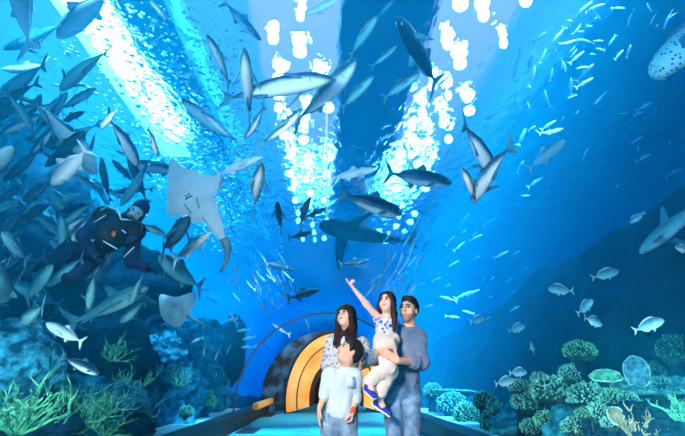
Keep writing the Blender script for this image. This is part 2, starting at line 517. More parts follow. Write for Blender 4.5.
M_SARD_D = fish_mat('dim_sardine_skin', (0.06, 0.22, 0.34), (0.20, 0.45, 0.58), (0.55, 0.75, 0.84), -0.04, 0.0, 0.055, 0.3, 0.6)
M_FIN = pbr('fin_blue', (0.03, 0.16, 0.25), 0.5, 0.3, (0.07, 0.24, 0.33), scale=12)
M_FIN_P = pbr('fin_pale', (0.45, 0.58, 0.64), 0.5, 0.3, (0.75, 0.78, 0.8), scale=10)
M_FIN_D = pbr('fin_dark', (0.02, 0.06, 0.08), 0.5, 0.3, (0.03, 0.09, 0.12), scale=12)
M_FIN_Y = pbr('fin_yellow', (0.55, 0.50, 0.20), 0.5, 0.3, (0.65, 0.70, 0.5), scale=12)
M_EYE = pbr('fish_eye', (0.005, 0.005, 0.008), 0.15, 0.7)
M_EYER = pbr('fish_eye_ring', (0.6, 0.66, 0.66), 0.3, 0.5)

PROF = {
 'jack': [(.5, .004, -.008, .004), (.485, .022, -.026, .016), (.45, .044, -.046, .034), (.38, .074, -.074, .054), (.28, .098, -.098, .068), (.15, .108, -.108, .073), (0, .101, -.104, .070), (-.12, .084, -.086, .058), (-.22, .058, -.060, .040), (-.30, .033, -.035, .023), (-.36, .017, -.018, .013), (-.41, .013, -.014, .006)],
 'slim': [(.5, .004, -.006, .004), (.48, .018, -.02, .015), (.43, .036, -.038, .03), (.35, .056, -.058, .045), (.24, .071, -.073, .053), (.1, .076, -.08, .056), (-.05, .071, -.074, .052), (-.18, .056, -.058, .040), (-.28, .036, -.037, .026), (-.35, .018, -.019, .014), (-.41, .011, -.012, .006)],
 'bream': [(.5, .0, -.012, .006), (.48, .04, -.04, .022), (.43, .10, -.085, .04), (.35, .165, -.125, .058), (.23, .205, -.155, .068), (.1, .205, -.165, .068), (-.05, .175, -.15, .058), (-.18, .12, -.11, .042), (-.28, .06, -.06, .024), (-.34, .036, -.036, .014), (-.40, .03, -.03, .006)],
 'shark': [(.5, .006, -.010, .012), (.485, .020, -.022, .032), (.45, .036, -.034, .050), (.38, .056, -.048, .064), (.27, .075, -.062, .072), (.14, .080, -.070, .070), (0, .070, -.062, .058), (-.12, .052, -.048, .042), (-.22, .036, -.034, .028), (-.30, .025, -.023, .018), (-.36, .02, -.016, .011), (-.42, .02, -.006, .005)],
 'grouper': [(.5, .0, -.03, .03), (.485, .035, -.065, .06), (.45, .075, -.095, .085), (.38, .115, -.125, .105), (.27, .15, -.15, .115), (.14, .165, -.16, .11), (0, .155, -.15, .095), (-.12, .125, -.12, .075), (-.22, .09, -.085, .05), (-.30, .06, -.058, .03), (-.36, .05, -.05, .018), (-.42, .045, -.045, .008)],
}
def bendf(b):
    def f(p):
        x, y, z = p
        return (x, y + b * (0.55 - x) ** 2 * 0.9 - b * 0.18, z)
    return f

def loft(prof, n=16, steps=26, b=0.0, squash=1.0):
    P = np.array(prof)
    t = np.linspace(0, len(P) - 1, steps)
    t = np.concatenate([np.linspace(0, 1.2, 5)[:-1], np.linspace(1.2, len(P) - 1, steps)])
    # catmull-rom
    def cr(col):
        c = P[:, col]
        i = np.clip(t.astype(int), 0, len(c) - 2); u = t - i
        p0 = c[np.clip(i - 1, 0, None)]; p1 = c[i]; p2 = c[i + 1]; p3 = c[np.clip(i + 2, None, len(c) - 1)]
        return 0.5 * (2 * p1 + (p2 - p0) * u + (2 * p0 - 5 * p1 + 4 * p2 - p3) * u * u + (3 * p1 - p0 - 3 * p2 + p3) * u ** 3)
    X, T, B, Wd = cr(0), cr(1), cr(2), cr(3)
    f = bendf(b)
    vs, fs = [], []
    m = len(X)
    for i in range(m):
        zc = (T[i] + B[i]) / 2; zr = max((T[i] - B[i]) / 2, .001); w = max(Wd[i], .001)
        for k in range(n):
            a = 2 * math.pi * k / n
            ca, sa = math.cos(a), math.sin(a)
            vs.append(f((X[i], w * ca * (1 - 0.12 * abs(sa)), zc + zr * sa)))
    for i in range(m - 1):
        for k in range(n):
            k2 = (k + 1) % n
            fs.append((i * n + k, (i + 1) * n + k, (i + 1) * n + k2, i * n + k2))
    fs.append(tuple(range(n)))
    fs.append(tuple((m - 1) * n + k for k in range(n - 1, -1, -1)))
    return vs, fs

def fin_mesh(outline, thick=0.008, to3=None, b=0.0):
    """thin solid fin with a thicker middle; outline is a list of (u, v), to3 maps it into the fish"""
    n = len(outline)
    cu = sum(p[0] for p in outline) / n; cv = sum(p[1] for p in outline) / n
    to3 = to3 or (lambda u, v, h: (u, h, v))
    f = bendf(b)
    vs = []
    for s in (-1, 1):
        vs += [f(to3(u, v, s * thick * 0.22)) for u, v in outline]
        vs += [f(to3(cu + (u - cu) * .5, cv + (v - cv) * .5, s * thick * 0.6)) for u, v in outline]
        vs.append(f(to3(cu, cv, s * thick * 0.6)))
    fs = []
    N = 2 * n + 1
    for s in (0, 1):
        o = s * N
        for i in range(n):
            j = (i + 1) % n
            q = [(o + i, o + j, o + n + j, o + n + i), (o + n + i, o + n + j, o + 2 * n)]
            fs += q if s else [t[::-1] for t in q]
    for i in range(n):
        j = (i + 1) % n
        fs.append((i, j, N + j, N + i))
    return vs, fs

def smooth_outline(pts, sub=4):
    P = [Vector(p) for p in pts]
    n = len(P); out = []
    for i in range(n):
        p0, p1, p2, p3 = P[i - 1], P[i], P[(i + 1) % n], P[(i + 2) % n]
        for k in range(sub):
            u = k / sub
            q = 0.5 * (2 * p1 + (p2 - p0) * u + (2 * p0 - 5 * p1 + 4 * p2 - p3) * u * u + (3 * p1 - p0 - 3 * p2 + p3) * u ** 3)
            out.append((q.x, q.y))
    return out

TAILS = {
 'fork': [(-.385, .012), (-.42, .055), (-.47, .115), (-.52, .155), (-.500, .085), (-.47, .03), (-.462, 0), (-.47, -.03), (-.500, -.085), (-.52, -.155), (-.47, -.115), (-.42, -.055), (-.385, -.012)],
 'shark': [(-.36, .016), (-.42, .06), (-.50, .14), (-.55, .185), (-.545, .15), (-.51, .08), (-.46, .02), (-.455, -.02), (-.475, -.075), (-.48, -.095), (-.44, -.065), (-.40, -.02), (-.36, -.012)],
 'fan': [(-.36, .05), (-.42, .075), (-.48, .10), (-.52, .10), (-.53, .04), (-.525, 0), (-.53, -.04), (-.52, -.10), (-.48, -.10), (-.42, -.075), (-.36, -.05)],
}
FISH_CACHE = {}
def fish_proto(kind, mat, fin, bend=0.0, tall=1.0, name='jack_fish'):
    key = (kind, mat.name, fin.name, round(bend, 2), tall, name)
    if key in FISH_CACHE:
        return copy_tree(FISH_CACHE[key])
    t = empty(name, (0, 0, 0))
    v, f = loft(PROF[kind], b=bend)
    mesh_obj('body', v, f, mat, t)
    tail = {'shark': 'shark', 'grouper': 'fan'}.get(kind, 'fork')
    v, f = fin_mesh(smooth_outline(TAILS[tail], 2), 0.014, b=bend)
    mesh_obj('tail_fin', v, f, fin, t)
    pr = PROF[kind]
    def top(x):
        return np.interp(x, [p[0] for p in pr][::-1], [p[1] for p in pr][::-1])
    def bot(x):
        return np.interp(x, [p[0] for p in pr][::-1], [p[2] for p in pr][::-1])
    def wid(x):
        return np.interp(x, [p[0] for p in pr][::-1], [p[3] for p in pr][::-1])
    def add(nm, outline, th=0.012, to3=None, m=None):
        v, f = fin_mesh(smooth_outline(outline, 2), th, to3, bend)
        return mesh_obj(nm, v, f, m or fin, t)
    if kind == 'shark':
        z = top(.1) - .015
        add('dorsal_fin', [(.17, z - .01), (.10, z + .07), (.03, z + .135), (-.01, z + .15), (.0, z + .09), (.03, z + .03), (.02, z - .01), (.09, z - .015)], .02)
        z = top(-.24) - .01
        add('second_dorsal_fin', [(-.20, z), (-.24, z + .04), (-.285, z + .05), (-.27, z + .02), (-.28, z), (-.24, z - .008)])
        z = bot(-.22) + .01
        add('anal_fin', [(-.18, z), (-.23, z - .035), (-.27, z - .045), (-.255, z - .015), (-.25, z), (-.22, z + .008)])
        pecL, pecX, pecW = .24, .24, .10
    elif kind == 'bream':
        z = top(.1)
        add('dorsal_fin', [(.28, top(.28) - .015), (.2, z + .045), (.05, top(.05) + .06), (-.12, top(-.12) + .05), (-.26, top(-.26) + .03), (-.28, top(-.28) - .005), (-.1, top(-.1) - .03), (.1, top(.1) - .03)])
        add('anal_fin', [(-.02, bot(-.02) + .015), (-.08, bot(-.08) - .05), (-.2, bot(-.2) - .035), (-.28, bot(-.28) + .005), (-.15, bot(-.15) + .03)])
        add('pelvic_fin', [(.16, bot(.16) + .015), (.1, bot(.1) - .07), (.06, bot(.06) - .08), (.08, bot(.08) + .015)])
        pecL, pecX, pecW = .17, .2, .06
    elif kind == 'grouper':
        add('dorsal_fin', [(.22, top(.22) - .02), (.15, top(.15) + .06), (0, top(0) + .075), (-.14, top(-.14) + .06), (-.26, top(-.26) + .05), (-.28, top(-.28) - .01), (-.1, top(-.1) - .03), (.1, top(.1) - .03)])
        add('anal_fin', [(-.12, bot(-.12) + .015), (-.18, bot(-.18) - .06), (-.26, bot(-.26) - .05), (-.27, bot(-.27) + .01)])
        pecL, pecX, pecW = .17, .22, .10
    else:
        z = top(.1)
        add('dorsal_fin', [(.10, top(.10) - .01), (.055, top(.05) + .06), (.01, top(0) + .075), (.015, top(0) + .03), (-.06, top(-.06) + .016), (-.2, top(-.2) + .014), (-.28, top(-.28) + .008), (-.28, top(-.28) - .008), (-.1, top(-.1) - .02)])
        add('anal_fin', [(-.05, bot(-.05) + .01), (-.09, bot(-.09) - .055), (-.125, bot(-.12) - .06), (-.12, bot(-.12) - .018), (-.2, bot(-.2) - .012), (-.28, bot(-.28) - .006), (-.27, bot(-.27) + .008), (-.15, bot(-.15) + .02)])
        pecL, pecX, pecW = .17, .23, .045
    for s in (-1, 1):
        w = wid(pecX) * .86
        dz = bot(pecX) * .35
        if kind == 'shark':
            to3 = lambda u, v, h, s=s: (pecX - v, s * (w + u * .93), dz - u * .38 + h)
            ol = [(-.02, -.055), (.10, -.01), (.20, .065), (.245, .115), (.17, .10), (.08, .075), (-.02, .06)]
        else:
            to3 = lambda u, v, h, s=s: (pecX - u * .86, s * (w + u * .46 + h), dz - u * .30 - v)
            ol = [(-.02, -pecW * .45), (pecL * .45, -pecW * .5), (pecL, pecW * .2), (pecL * .98, pecW * .4), (pecL * .5, pecW * .55), (-.02, pecW * .5)]
        add('pectoral_fin', ol, .012, to3)
    ex = {'shark': .42, 'grouper': .41, 'bream': .40}.get(kind, .43)
    er = {'bream': .024, 'grouper': .014, 'shark': .010}.get(kind, .013)
    f = bendf(bend)
    for s in (-1, 1):
        zz = top(ex) * (.35 if kind != 'bream' else .45)
        p = f((ex, s * wid(ex) * .92, zz))
        e = MB().ball(p, (er, er * .5, er), 10, 6).build('eye', M_EYER, t)
        MB().ball((p[0] + er * .1, p[1] + s * er * .3, p[2]), (er * .66, er * .4, er * .66), 8, 6).build('pupil', M_EYE, e)
    if kind == 'jack' or kind == 'bream':
        # gill edge
        pts = []
        for k in range(7):
            a = -1.0 + 2.0 * k / 6
            x = (.33 if kind == 'jack' else .27) - .02 * math.cos(a)
            pts.append((x, a))
        for s in (-1, 1):
            mb = MB()
            mb.tube([f((x, s * wid(x) * math.cos(a) * (1 - .12 * abs(math.sin(a))) * 1.0, (top(x) + bot(x)) / 2 + (top(x) - bot(x)) / 2 * math.sin(a))) for x, a in pts], .0042, 5)
            mb.build('gill_edge', fin, t)
    if kind == 'grouper':
        mb = MB()
        pts = []
        for k in range(13):
            a = -1.25 + 2.5 * k / 12
            x = .49 - .085 * (1 - math.cos(a))
            pts.append((x, wid(x) * math.sin(a) * 1.02, bot(x) * .45 - .012))
        mb.tube(pts, .012, 6)
        mb.build('lips', M_SHARK, t)
    if kind == 'shark':
        mb = MB()
        pts = []
        for k in range(9):
            a = -1.1 + 2.2 * k / 8
            x = .455 - .05 * (1 - math.cos(a))
            pts.append((x, wid(x) * math.sin(a) * .8, bot(x) * .93))
        mb.tube(pts, .005, 5)
        mb.build('mouth', M_FIN_D, t)
    FISH_CACHE[key] = t
    return t

def clear_of_tunnel(p, margin=0.3):
    return math.hypot(p.x, p.z - AZ) > AR + margin or p.y > Y1 + 1.5
def fish_frame(hx, hy, tx, ty, Ln, lev=0.5, roll=0.0, margin=0.3, zmax=None):
    """head and tail points in the water for the two ends seen in the photograph, with real length Ln"""
    r1, r2 = ray(hx, hy), ray(tx, ty)
    k = 1.0
    if r1.z > 0.12 and r2.z > 0.12:
        k = (r1.z / r2.z) ** lev
    else:
        k = 1.0 + (0.18 * lev if hy < ty else -0.1 * lev)
    unit = (r1 - r2 * k).length
    s = Ln / max(unit, 1e-4)
    for it in range(60):
        H, T = CAM + r1 * s, CAM + r2 * (k * s)
        if all(clear_of_tunnel(T.lerp(H, q), margin) for q in (0, .25, .5, .75, 1)): break
        s *= 1.04
    top = max(H.z, T.z)
    if top > 6.7:
        q = (6.7 - CAM.z) / (top - CAM.z)
        H, T = CAM + (H - CAM) * q, CAM + (T - CAM) * q
    return H, T
def orient(root, H, T, roll=0.0, wide=1.0, tall=1.0, tailx=-.52):
    X = (H - T); Ln = X.length; X = X.normalized()
    up = Vector((0, 0, 1))
    Z = up - X * up.dot(X)
    if Z.length < 0.2:
        Z = (CAM - H).cross(X)
    Z.normalize()
    Yv = Z.cross(X)
    R = Matrix((X, Yv, Z)).transposed() @ Matrix.Rotation(math.radians(roll), 3, 'X')
    s = Ln / (0.5 - tailx)
    c = T + X * (-tailx) * s
    root.matrix_world = Matrix.Translation(c) @ R.to_4x4() @ Matrix.Diagonal((s, s * wide, s * tall, 1))
def put_fish(kind, mat, fin, h, t, Ln, label, cat='fish', lev=0.5, roll=0, bend=0.0, wide=1.0, tall=1.0, name='jack_fish', group=None, margin=0.3):
    o = fish_proto(kind, mat, fin, bend, 1.0, name)
    H, T = fish_frame(h[0], h[1], t[0], t[1], Ln, lev, roll, margin)
    orient(o, H, T, roll, wide, tall)
    return tag(o, label, cat, group)
# ---------------------------------------------------------------- smooth bodies: blended limbs meshed as one surface
class Body:
    """blends tapered limbs and ellipsoids into one continuous surface"""
    def __init__(s, k=0.03):
        s.p = []; s.k = k
    def limb(s, a, b, ra, rb, flat=None, f=1.0, k=None, cut=False):
        s.p.append(('L', np.array(a, float), np.array(b, float), ra, rb, None if flat is None else np.array(Vector(flat).normalized()), f, s.k if k is None else k, cut)); return s
    def chain(s, pts, rad, **kw):
        for i in range(len(pts) - 1):
            s.limb(pts[i], pts[i + 1], rad[i], rad[i + 1], **kw)
        return s
    def ell(s, c, r, R=None, k=None, cut=False):
        s.p.append(('E', np.array(c, float), np.array(r, float), None if R is None else np.array(R), s.k if k is None else k, cut)); return s
    def plane_cut(s, pt, nrm):
        """remove everything on the side the normal points to"""
        s.p.append(('P', np.array(pt, float), np.array(Vector(nrm).normalized()))); return s
    def mesh(s, h):
        lo = np.full(3, 1e9); hi = -lo
        for q in s.p:
            if q[0] == 'L' and not q[8]:
                m = max(q[3], q[4]) * max(1, q[6])
                lo = np.minimum(lo, np.minimum(q[1], q[2]) - m); hi = np.maximum(hi, np.maximum(q[1], q[2]) + m)
            elif q[0] == 'E' and not q[5]:
                m = q[2].max(); lo = np.minimum(lo, q[1] - m); hi = np.maximum(hi, q[1] + m)
        lo -= 3 * h; hi += 3 * h
        n = np.ceil((hi - lo) / h).astype(int) + 1
        F = np.full(n, 0.5, np.float32)
        ax = [lo[i] + h * np.arange(n[i]) for i in range(3)]
        for q in s.p:
            if q[0] == 'P':
                d = ((ax[0][:, None, None] - q[1][0]) * q[2][0] + (ax[1][None, :, None] - q[1][1]) * q[2][1] + (ax[2][None, None, :] - q[1][2]) * q[2][2])
                F = np.maximum(F, d.astype(np.float32)); continue
            if q[0] == 'L':
                k, cut = q[7], q[8]
                m = max(q[3], q[4]) * max(1, q[6]) + k + 4 * h
                b0, b1 = np.minimum(q[1], q[2]) - m, np.maximum(q[1], q[2]) + m
            else:
                k, cut = q[4], q[5]
                m = q[2].max() + k + 4 * h
                b0, b1 = q[1] - m, q[1] + m
            i0 = np.clip(np.floor((b0 - lo) / h).astype(int), 0, n); i1 = np.clip(np.ceil((b1 - lo) / h).astype(int) + 1, 0, n)
            if (i1 <= i0).any(): continue
            X, Y, Z = np.meshgrid(ax[0][i0[0]:i1[0]], ax[1][i0[1]:i1[1]], ax[2][i0[2]:i1[2]], indexing='ij')
            P = np.stack([X, Y, Z], -1)
            if q[0] == 'L':
                a, b = q[1], q[2]; ab = b - a
                t = np.clip(((P - a) @ ab) / max(ab @ ab, 1e-12), 0, 1)
                d = P - (a + t[..., None] * ab)
                if q[5] is not None:
                    along = d @ q[5]
                    d = d + (along * (1 / q[6] - 1))[..., None] * q[5]
                D = np.sqrt((d * d).sum(-1)) - (q[3] + (q[4] - q[3]) * t)
                if q[5] is not None and q[6] < 1: D = D * (0.5 + 0.5 * q[6])
            else:
                d = P - q[1]
                if q[3] is not None: d = d @ q[3]
                k0 = np.sqrt(((d / q[2]) ** 2).sum(-1)); k1 = np.sqrt(((d / q[2] ** 2) ** 2).sum(-1))
                D = np.where(k1 > 1e-6, k0 * (k0 - 1) / np.maximum(k1, 1e-6), -q[2].min())
            S = F[i0[0]:i1[0], i0[1]:i1[1], i0[2]:i1[2]]
            D = D.astype(np.float32)
            if cut:
                D = -D
                hh = np.clip(0.5 - 0.5 * (S - D) / max(k, 1e-6), 0, 1)
                N = S + (D - S) * hh + k * hh * (1 - hh)
            else:
                hh = np.clip(0.5 + 0.5 * (S - D) / max(k, 1e-6), 0, 1)
                N = S + (D - S) * hh - k * hh * (1 - hh)
            F[i0[0]:i1[0], i0[1]:i1[1], i0[2]:i1[2]] = N
        return surface_net(F, lo, h)

def surface_net(F, lo, h):
    nx, ny, nz = F.shape
    ins = F < 0
    c = np.zeros((nx - 1, ny - 1, nz - 1), np.int8)
    for dx in (0, 1):
        for dy in (0, 1):
            for dz in (0, 1):
                c += ins[dx:nx - 1 + dx, dy:ny - 1 + dy, dz:nz - 1 + dz]
    cell = np.argwhere((c > 0) & (c < 8))
    idx = np.full(c.shape, -1, np.int64)
    idx[tuple(cell.T)] = np.arange(len(cell))
    acc = np.zeros((len(cell), 3)); cnt = np.zeros(len(cell))
    I, Jx, K = cell.T
    cor = [(x, y, z) for x in (0, 1) for y in (0, 1) for z in (0, 1)]
    for a in range(8):
        for b in range(a + 1, 8):
            pa, pb = np.array(cor[a]), np.array(cor[b])
            if np.abs(pa - pb).sum() != 1: continue
            fa = F[I + pa[0], Jx + pa[1], K + pa[2]]; fb = F[I + pb[0], Jx + pb[1], K + pb[2]]
            m = (fa < 0) != (fb < 0)
            t = np.where(m, fa / np.where(fa - fb == 0, 1e-9, fa - fb), 0)
            acc += np.where(m[:, None], pa + t[:, None] * (pb - pa), 0); cnt += m
    V = lo + h * (cell + acc / cnt[:, None])
    faces = []
    for axis in range(3):
        o1, o2 = [(1, 2), (2, 0), (0, 1)][axis]
        sl0 = [slice(None)] * 3; sl1 = [slice(None)] * 3
        sl0[axis] = slice(0, -1); sl1[axis] = slice(1, None)
        A, B = ins[tuple(sl0)], ins[tuple(sl1)]
        e = np.argwhere(A != B)
        e = e[(e[:, o1] > 0) & (e[:, o2] > 0) & (e[:, o1] < F.shape[o1] - 1) & (e[:, o2] < F.shape[o2] - 1)]
        if not len(e): continue
        def g(d1, d2):
            q = e.copy(); q[:, o1] -= d1; q[:, o2] -= d2
            return idx[tuple(q.T)]
        Q = np.stack([g(1, 1), g(0, 1), g(0, 0), g(1, 0)], 1)
        flip = ~A[tuple(e.T)]
        Q[flip] = Q[flip][:, ::-1]
        faces.append(Q)
    return V, np.concatenate(faces)

def body_obj(name, B, h, mat, parent, wrinkle=0.0, wscale=9.0, stretch=(1, 1, 1), paint=None):
    V, Fq = B.mesh(h)
    me = bpy.data.meshes.new(name)
    me.vertices.add(len(V)); me.vertices.foreach_set('co', V.astype(np.float32).ravel())
    me.loops.add(Fq.size); me.loops.foreach_set('vertex_index', Fq.astype(np.int32).ravel())
    me.polygons.add(len(Fq)); me.polygons.foreach_set('loop_start', np.arange(0, Fq.size, 4, dtype=np.int32))
    me.polygons.foreach_set('loop_total', np.full(len(Fq), 4, np.int32))
    me.update(calc_edges=True); me.validate()
    me.polygons.foreach_set('use_smooth', [True] * len(me.polygons))
    for m in (mat if isinstance(mat, (list, tuple)) else [mat]): me.materials.append(m)
    if wrinkle:
        nrm = np.zeros(len(V) * 3, np.float32); me.vertices.foreach_get('normal', nrm); nrm = nrm.reshape(-1, 3)
        d = np.array([mnoise.noise(Vector((v[0] * wscale * stretch[0], v[1] * wscale * stretch[1], v[2] * wscale * stretch[2]))) for v in V])
        d = 1 - np.abs(d) * 2.2
        V2 = V + nrm * (d * wrinkle)[:, None]
        me.vertices.foreach_set('co', V2.astype(np.float32).ravel()); me.update()
    if paint is not None:
        cen = np.zeros(len(me.polygons) * 3, np.float32); me.polygons.foreach_get('center', cen); cen = cen.reshape(-1, 3)
        me.polygons.foreach_set('material_index', np.array(paint(cen), np.int32))
    o = bpy.data.objects.new(name, me); COL.objects.link(o)
    o.parent = parent
    return o
# ---------------------------------------------------------------- people
def V3(*a): return np.array(a, float)
def unit(v):
    v = np.array(v, float); return v / np.linalg.norm(v)

class Head:
    def __init__(s, c, face, size=1.0, tilt=(0, 0, 1)):
        s.c = np.array(c, float); s.s = size
        s.f = unit(face)
        up = np.array(tilt, float)
        s.r = unit(np.cross(s.f, up)); s.u = np.cross(s.r, s.f)
        s.R = np.stack([s.r, s.f, s.u], 1)
    def w(s, x, y, z): return s.c + s.s * (s.R @ np.array([x, y, z], float))
    def ell(s, B, p, r, k=0.02, cut=False): B.ell(s.w(*p), np.array(r) * s.s, s.R, k * s.s, cut)
    def limb(s, B, a, b, ra, rb, k=0.012): B.limb(s.w(*a), s.w(*b), ra * s.s, rb * s.s, k=k * s.s)
    def skull(s, B, neck, child=False):
        s.ell(B, (0, -.014, .034), (.074, .094, .084))
        s.ell(B, (0, .020, -.030), (.062, .070, .084))
        s.ell(B, (0, .048, -.090), (.032, .034, .026), .03)
        s.ell(B, (.036, .050, -.035), (.026, .026, .026), .03); s.ell(B, (-.036, .050, -.035), (.026, .026, .026), .03)
        s.ell(B, (0, .074, .018), (.046, .020, .012), .02)
        for e in (-1, 1):
            s.ell(B, (e * .030, .100, .000), (.015, .016, .010), .012, True)
        s.limb(B, (0, .088, .004), (0, .106, -.026), .009, .0135 if not child else .011)
        for e in (-1, 1):
            s.ell(B, (e * .012, .096, -.030), (.008, .010, .008), .008)
            s.ell(B, (e * .076, -.008, -.012), (.009, .018, .030), .008)
        s.ell(B, (0, .084, -.058), (.024, .014, .007), .01)
        s.ell(B, (0, .080, -.070), (.020, .014, .007), .01)
        B.limb(s.w(0, -.022, -.06), neck, .052 * s.s, .056 * s.s, k=.03)
    def features(s, parent, off, lip, brow, smile=True, brow_r=.0048):
        for e in (-1, 1):
            ey = MB().ball(s.w(e * .030, .0800, .002), [.0118 * s.s] * 3, 10, 8).build('eye', M_EYEW, parent); ey.location = off
            p = MB().ball(s.w(e * .0290, .0855, .003), [.0096 * s.s] * 3, 8, 6).build('iris', M_IRIS, ey)
            lid = MB().tube([s.w(e * .016, .089, .007), s.w(e * .030, .0935, .0125), s.w(e * .045, .083, .006)], [.003 * s.s] * 3, 6).build('eyelid', brow, ey)
            b = MB().tube([s.w(e * .012, .094, .021), s.w(e * .030, .0915, .028), s.w(e * .050, .076, .022)], [brow_r * s.s, brow_r * 1.1 * s.s, brow_r * .5 * s.s], 6).build('eyebrow', brow, parent); b.location = off
        c = .006 if smile else 0.001
        l = MB().tube([s.w(-.028, .078, -.060 + c), s.w(-.014, .0945, -.0635), s.w(0, .0985, -.065), s.w(.014, .0945, -.0635), s.w(.028, .078, -.060 + c)], [.003 * s.s, .0062 * s.s, .007 * s.s, .0062 * s.s, .003 * s.s], 6).build('mouth', lip, parent); l.location = off
        if smile:
            t = MB().tube([s.w(-.018, .0925, -.0600), s.w(0, .1035, -.0635), s.w(.018, .0925, -.0600)], [.002 * s.s, .0042 * s.s, .002 * s.s], 6).build('teeth', M_TEETH, l)

def hand(B, wrist, d, n, t, size=1.0, curl=(.35, .35, .4, .45), thumb=.35, point=False):
    """five-fingered hand: d runs to the fingertips, n is where the palm faces, t the thumb side"""
    d, n = unit(d), unit(n); t = unit(np.array(t) - d * np.dot(t, d)); n = unit(np.cross(d, t)) * (1 if np.dot(np.cross(d, t), n) > 0 else -1)
    s = size; w = np.array(wrist, float)
    B.limb(w, w + d * .045 * s, .027 * s, .034 * s, flat=n, f=.5, k=.012)
    B.limb(w + d * .03 * s + t * .012 * s, w + d * .078 * s + t * .016 * s, .026 * s, .024 * s, flat=n, f=.5, k=.01)
    B.limb(w + d * .03 * s - t * .012 * s, w + d * .074 * s - t * .018 * s, .026 * s, .022 * s, flat=n, f=.5, k=.01)
    for i, (o, ln) in enumerate(zip((.029, .010, -.010, -.028), (.92, 1.0, .94, .75))):
        p = w + d * (.088 - abs(o) * .22) * s + t * o * s
        a = 0.06 if (point and i == 0) else curl[i]
        dd = unit(d + t * o * 3.0)
        ang = 0
        for L_, r0, r1 in ((.044, .0096, .0088), (.027, .0088, .0080), (.021, .0080, .0066)):
            ang += a
            q = p + (dd * math.cos(ang) + n * math.sin(ang)) * L_ * ln * s
            B.limb(p, q, r0 * s, r1 * s, k=.004); p = q
    p = w + d * .022 * s + t * .026 * s
    for L_, r0, r1, m in ((.040, .0135, .011, .75), (.030, .011, .0098, .45), (.024, .0098, .008, .2)):
        q = p + unit(d * (1 - m * .5) + t * m + n * thumb) * L_ * s
        B.limb(p, q, r0 * s, r1 * s, k=.006); p = q

def skin_mat(name, c):
    m = pbr(name, c, 0.5, 0.35, tuple(min(1, x * 1.08) for x in c), scale=14, sss=0.08)
    return m
M_SKIN_W = skin_mat('skin_light', (0.76, 0.46, 0.35))
M_SKIN_M = skin_mat('skin_tan', (0.66, 0.38, 0.27))
M_SKIN_B = skin_mat('skin_boy', (0.68, 0.38, 0.27))
M_HAIR = pbr('hair_dark', (0.008, 0.005, 0.006), 0.5, 0.2, (0.030, 0.015, 0.013), scale=30)
M_HAIRB = pbr('hair_black', (0.006, 0.006, 0.009), 0.5, 0.2, (0.015, 0.013, 0.016), scale=30)
M_BEARD = pbr('stubble', (0.50, 0.275, 0.195), 0.8, 0.1, (0.36, 0.195, 0.14), scale=60)
M_EYEW = pbr('eye_white', (0.42, 0.40, 0.40), 0.4, 0.3)
M_IRIS = pbr('eye_iris', (0.012, 0.008, 0.006), 0.2, 0.6)
M_TEETH = pbr('teeth', (0.85, 0.83, 0.80), 0.3, 0.5)
M_LIP = pbr('lips_rose', (0.52, 0.16, 0.15), 0.4, 0.4)
M_LIPM = pbr('lips_tan', (0.42, 0.17, 0.14), 0.5, 0.3)
def denim(name, a, b):
    return pbr(name, a, 0.85, 0.12, b, scale=9, detail=6, bump=0.25, bscale=55, lo=.3, hi=.72, sheen=.2)
M_SHIRT_M = denim('shirt_slate_chambray', (0.11, 0.17, 0.28), (0.20, 0.275, 0.40))
M_JEANS_M = denim('jeans_faded_blue', (0.03, 0.10, 0.22), (0.32, 0.52, 0.72))
M_SHIRT_B = pbr('shirt_pale_blue', (0.44, 0.55, 0.62), 0.85, 0.12, (0.54, 0.63, 0.69), scale=7, bump=0.15, bscale=50)
M_JEANS_B = denim('jeans_grey_blue', (0.05, 0.11, 0.21), (0.34, 0.48, 0.62))
M_PANTS_G = pbr('trousers_cream', (0.72, 0.63, 0.55), 0.85, 0.1, (0.62, 0.54, 0.47), scale=6, bump=0.15, bscale=40)
M_JEANS_W = denim('jeans_dark', (0.02, 0.04, 0.09), (0.05, 0.09, 0.16))
M_SHOE_B = pbr('shoe_canvas_blue', (0.015, 0.04, 0.36), 0.8, 0.15, (0.03, 0.07, 0.48), scale=20, bump=.15, bscale=90)
M_SOLE = pbr('shoe_sole_white', (0.80, 0.78, 0.75), 0.6, 0.3)
M_SHOE_D = pbr('shoe_brown', (0.05, 0.03, 0.02), 0.5, 0.3, (0.08, 0.05, 0.03), scale=12)
M_STRAP = pbr('wrist_band_red', (0.42, 0.07, 0.04), 0.5, 0.3)
M_BTN = pbr('button_white', (0.8, 0.82, 0.84), 0.3, 0.5)

def print_mat(name, base, c1, c2, scale, thr):
    m, nt, out = new_mat(name)
    p = nt.nodes.new('ShaderNodeBsdfPrincipled'); p.inputs['Roughness'].default_value = .8; p.inputs['Specular IOR Level'].default_value = .1
    tc = nt.nodes.new('ShaderNodeTexCoord')
    n0 = nt.nodes.new('ShaderNodeTexNoise'); n0.inputs['Scale'].default_value = scale * .7
    va = nt.nodes.new('ShaderNodeVectorMath'); va.operation = 'MULTIPLY_ADD'; va.inputs[1].default_value = (.045, .045, .045)
    L(nt, tc.outputs['Object'], n0.inputs[0]); L(nt, n0.outputs[1], va.inputs[0]); L(nt, tc.outputs['Object'], va.inputs[2])
    v = nt.nodes.new('ShaderNodeTexVoronoi'); v.inputs['Scale'].default_value = scale
    L(nt, va.outputs[0], v.inputs['Vector'])
    r = nt.nodes.new('ShaderNodeValToRGB'); r.color_ramp.interpolation = 'CONSTANT'
    r.color_ramp.elements[0].color = (*c1, 1); r.color_ramp.elements[0].position = 0
    r.color_ramp.elements[1].color = (*base, 1); r.color_ramp.elements[1].position = thr
    e = r.color_ramp.elements.new(thr * .62); e.color = (*c2, 1)
    L(nt, v.outputs['Distance'], r.inputs[0]); L(nt, r.outputs[0], p.inputs['Base Color']); L(nt, p.outputs[0], out.inputs[0])
    return m
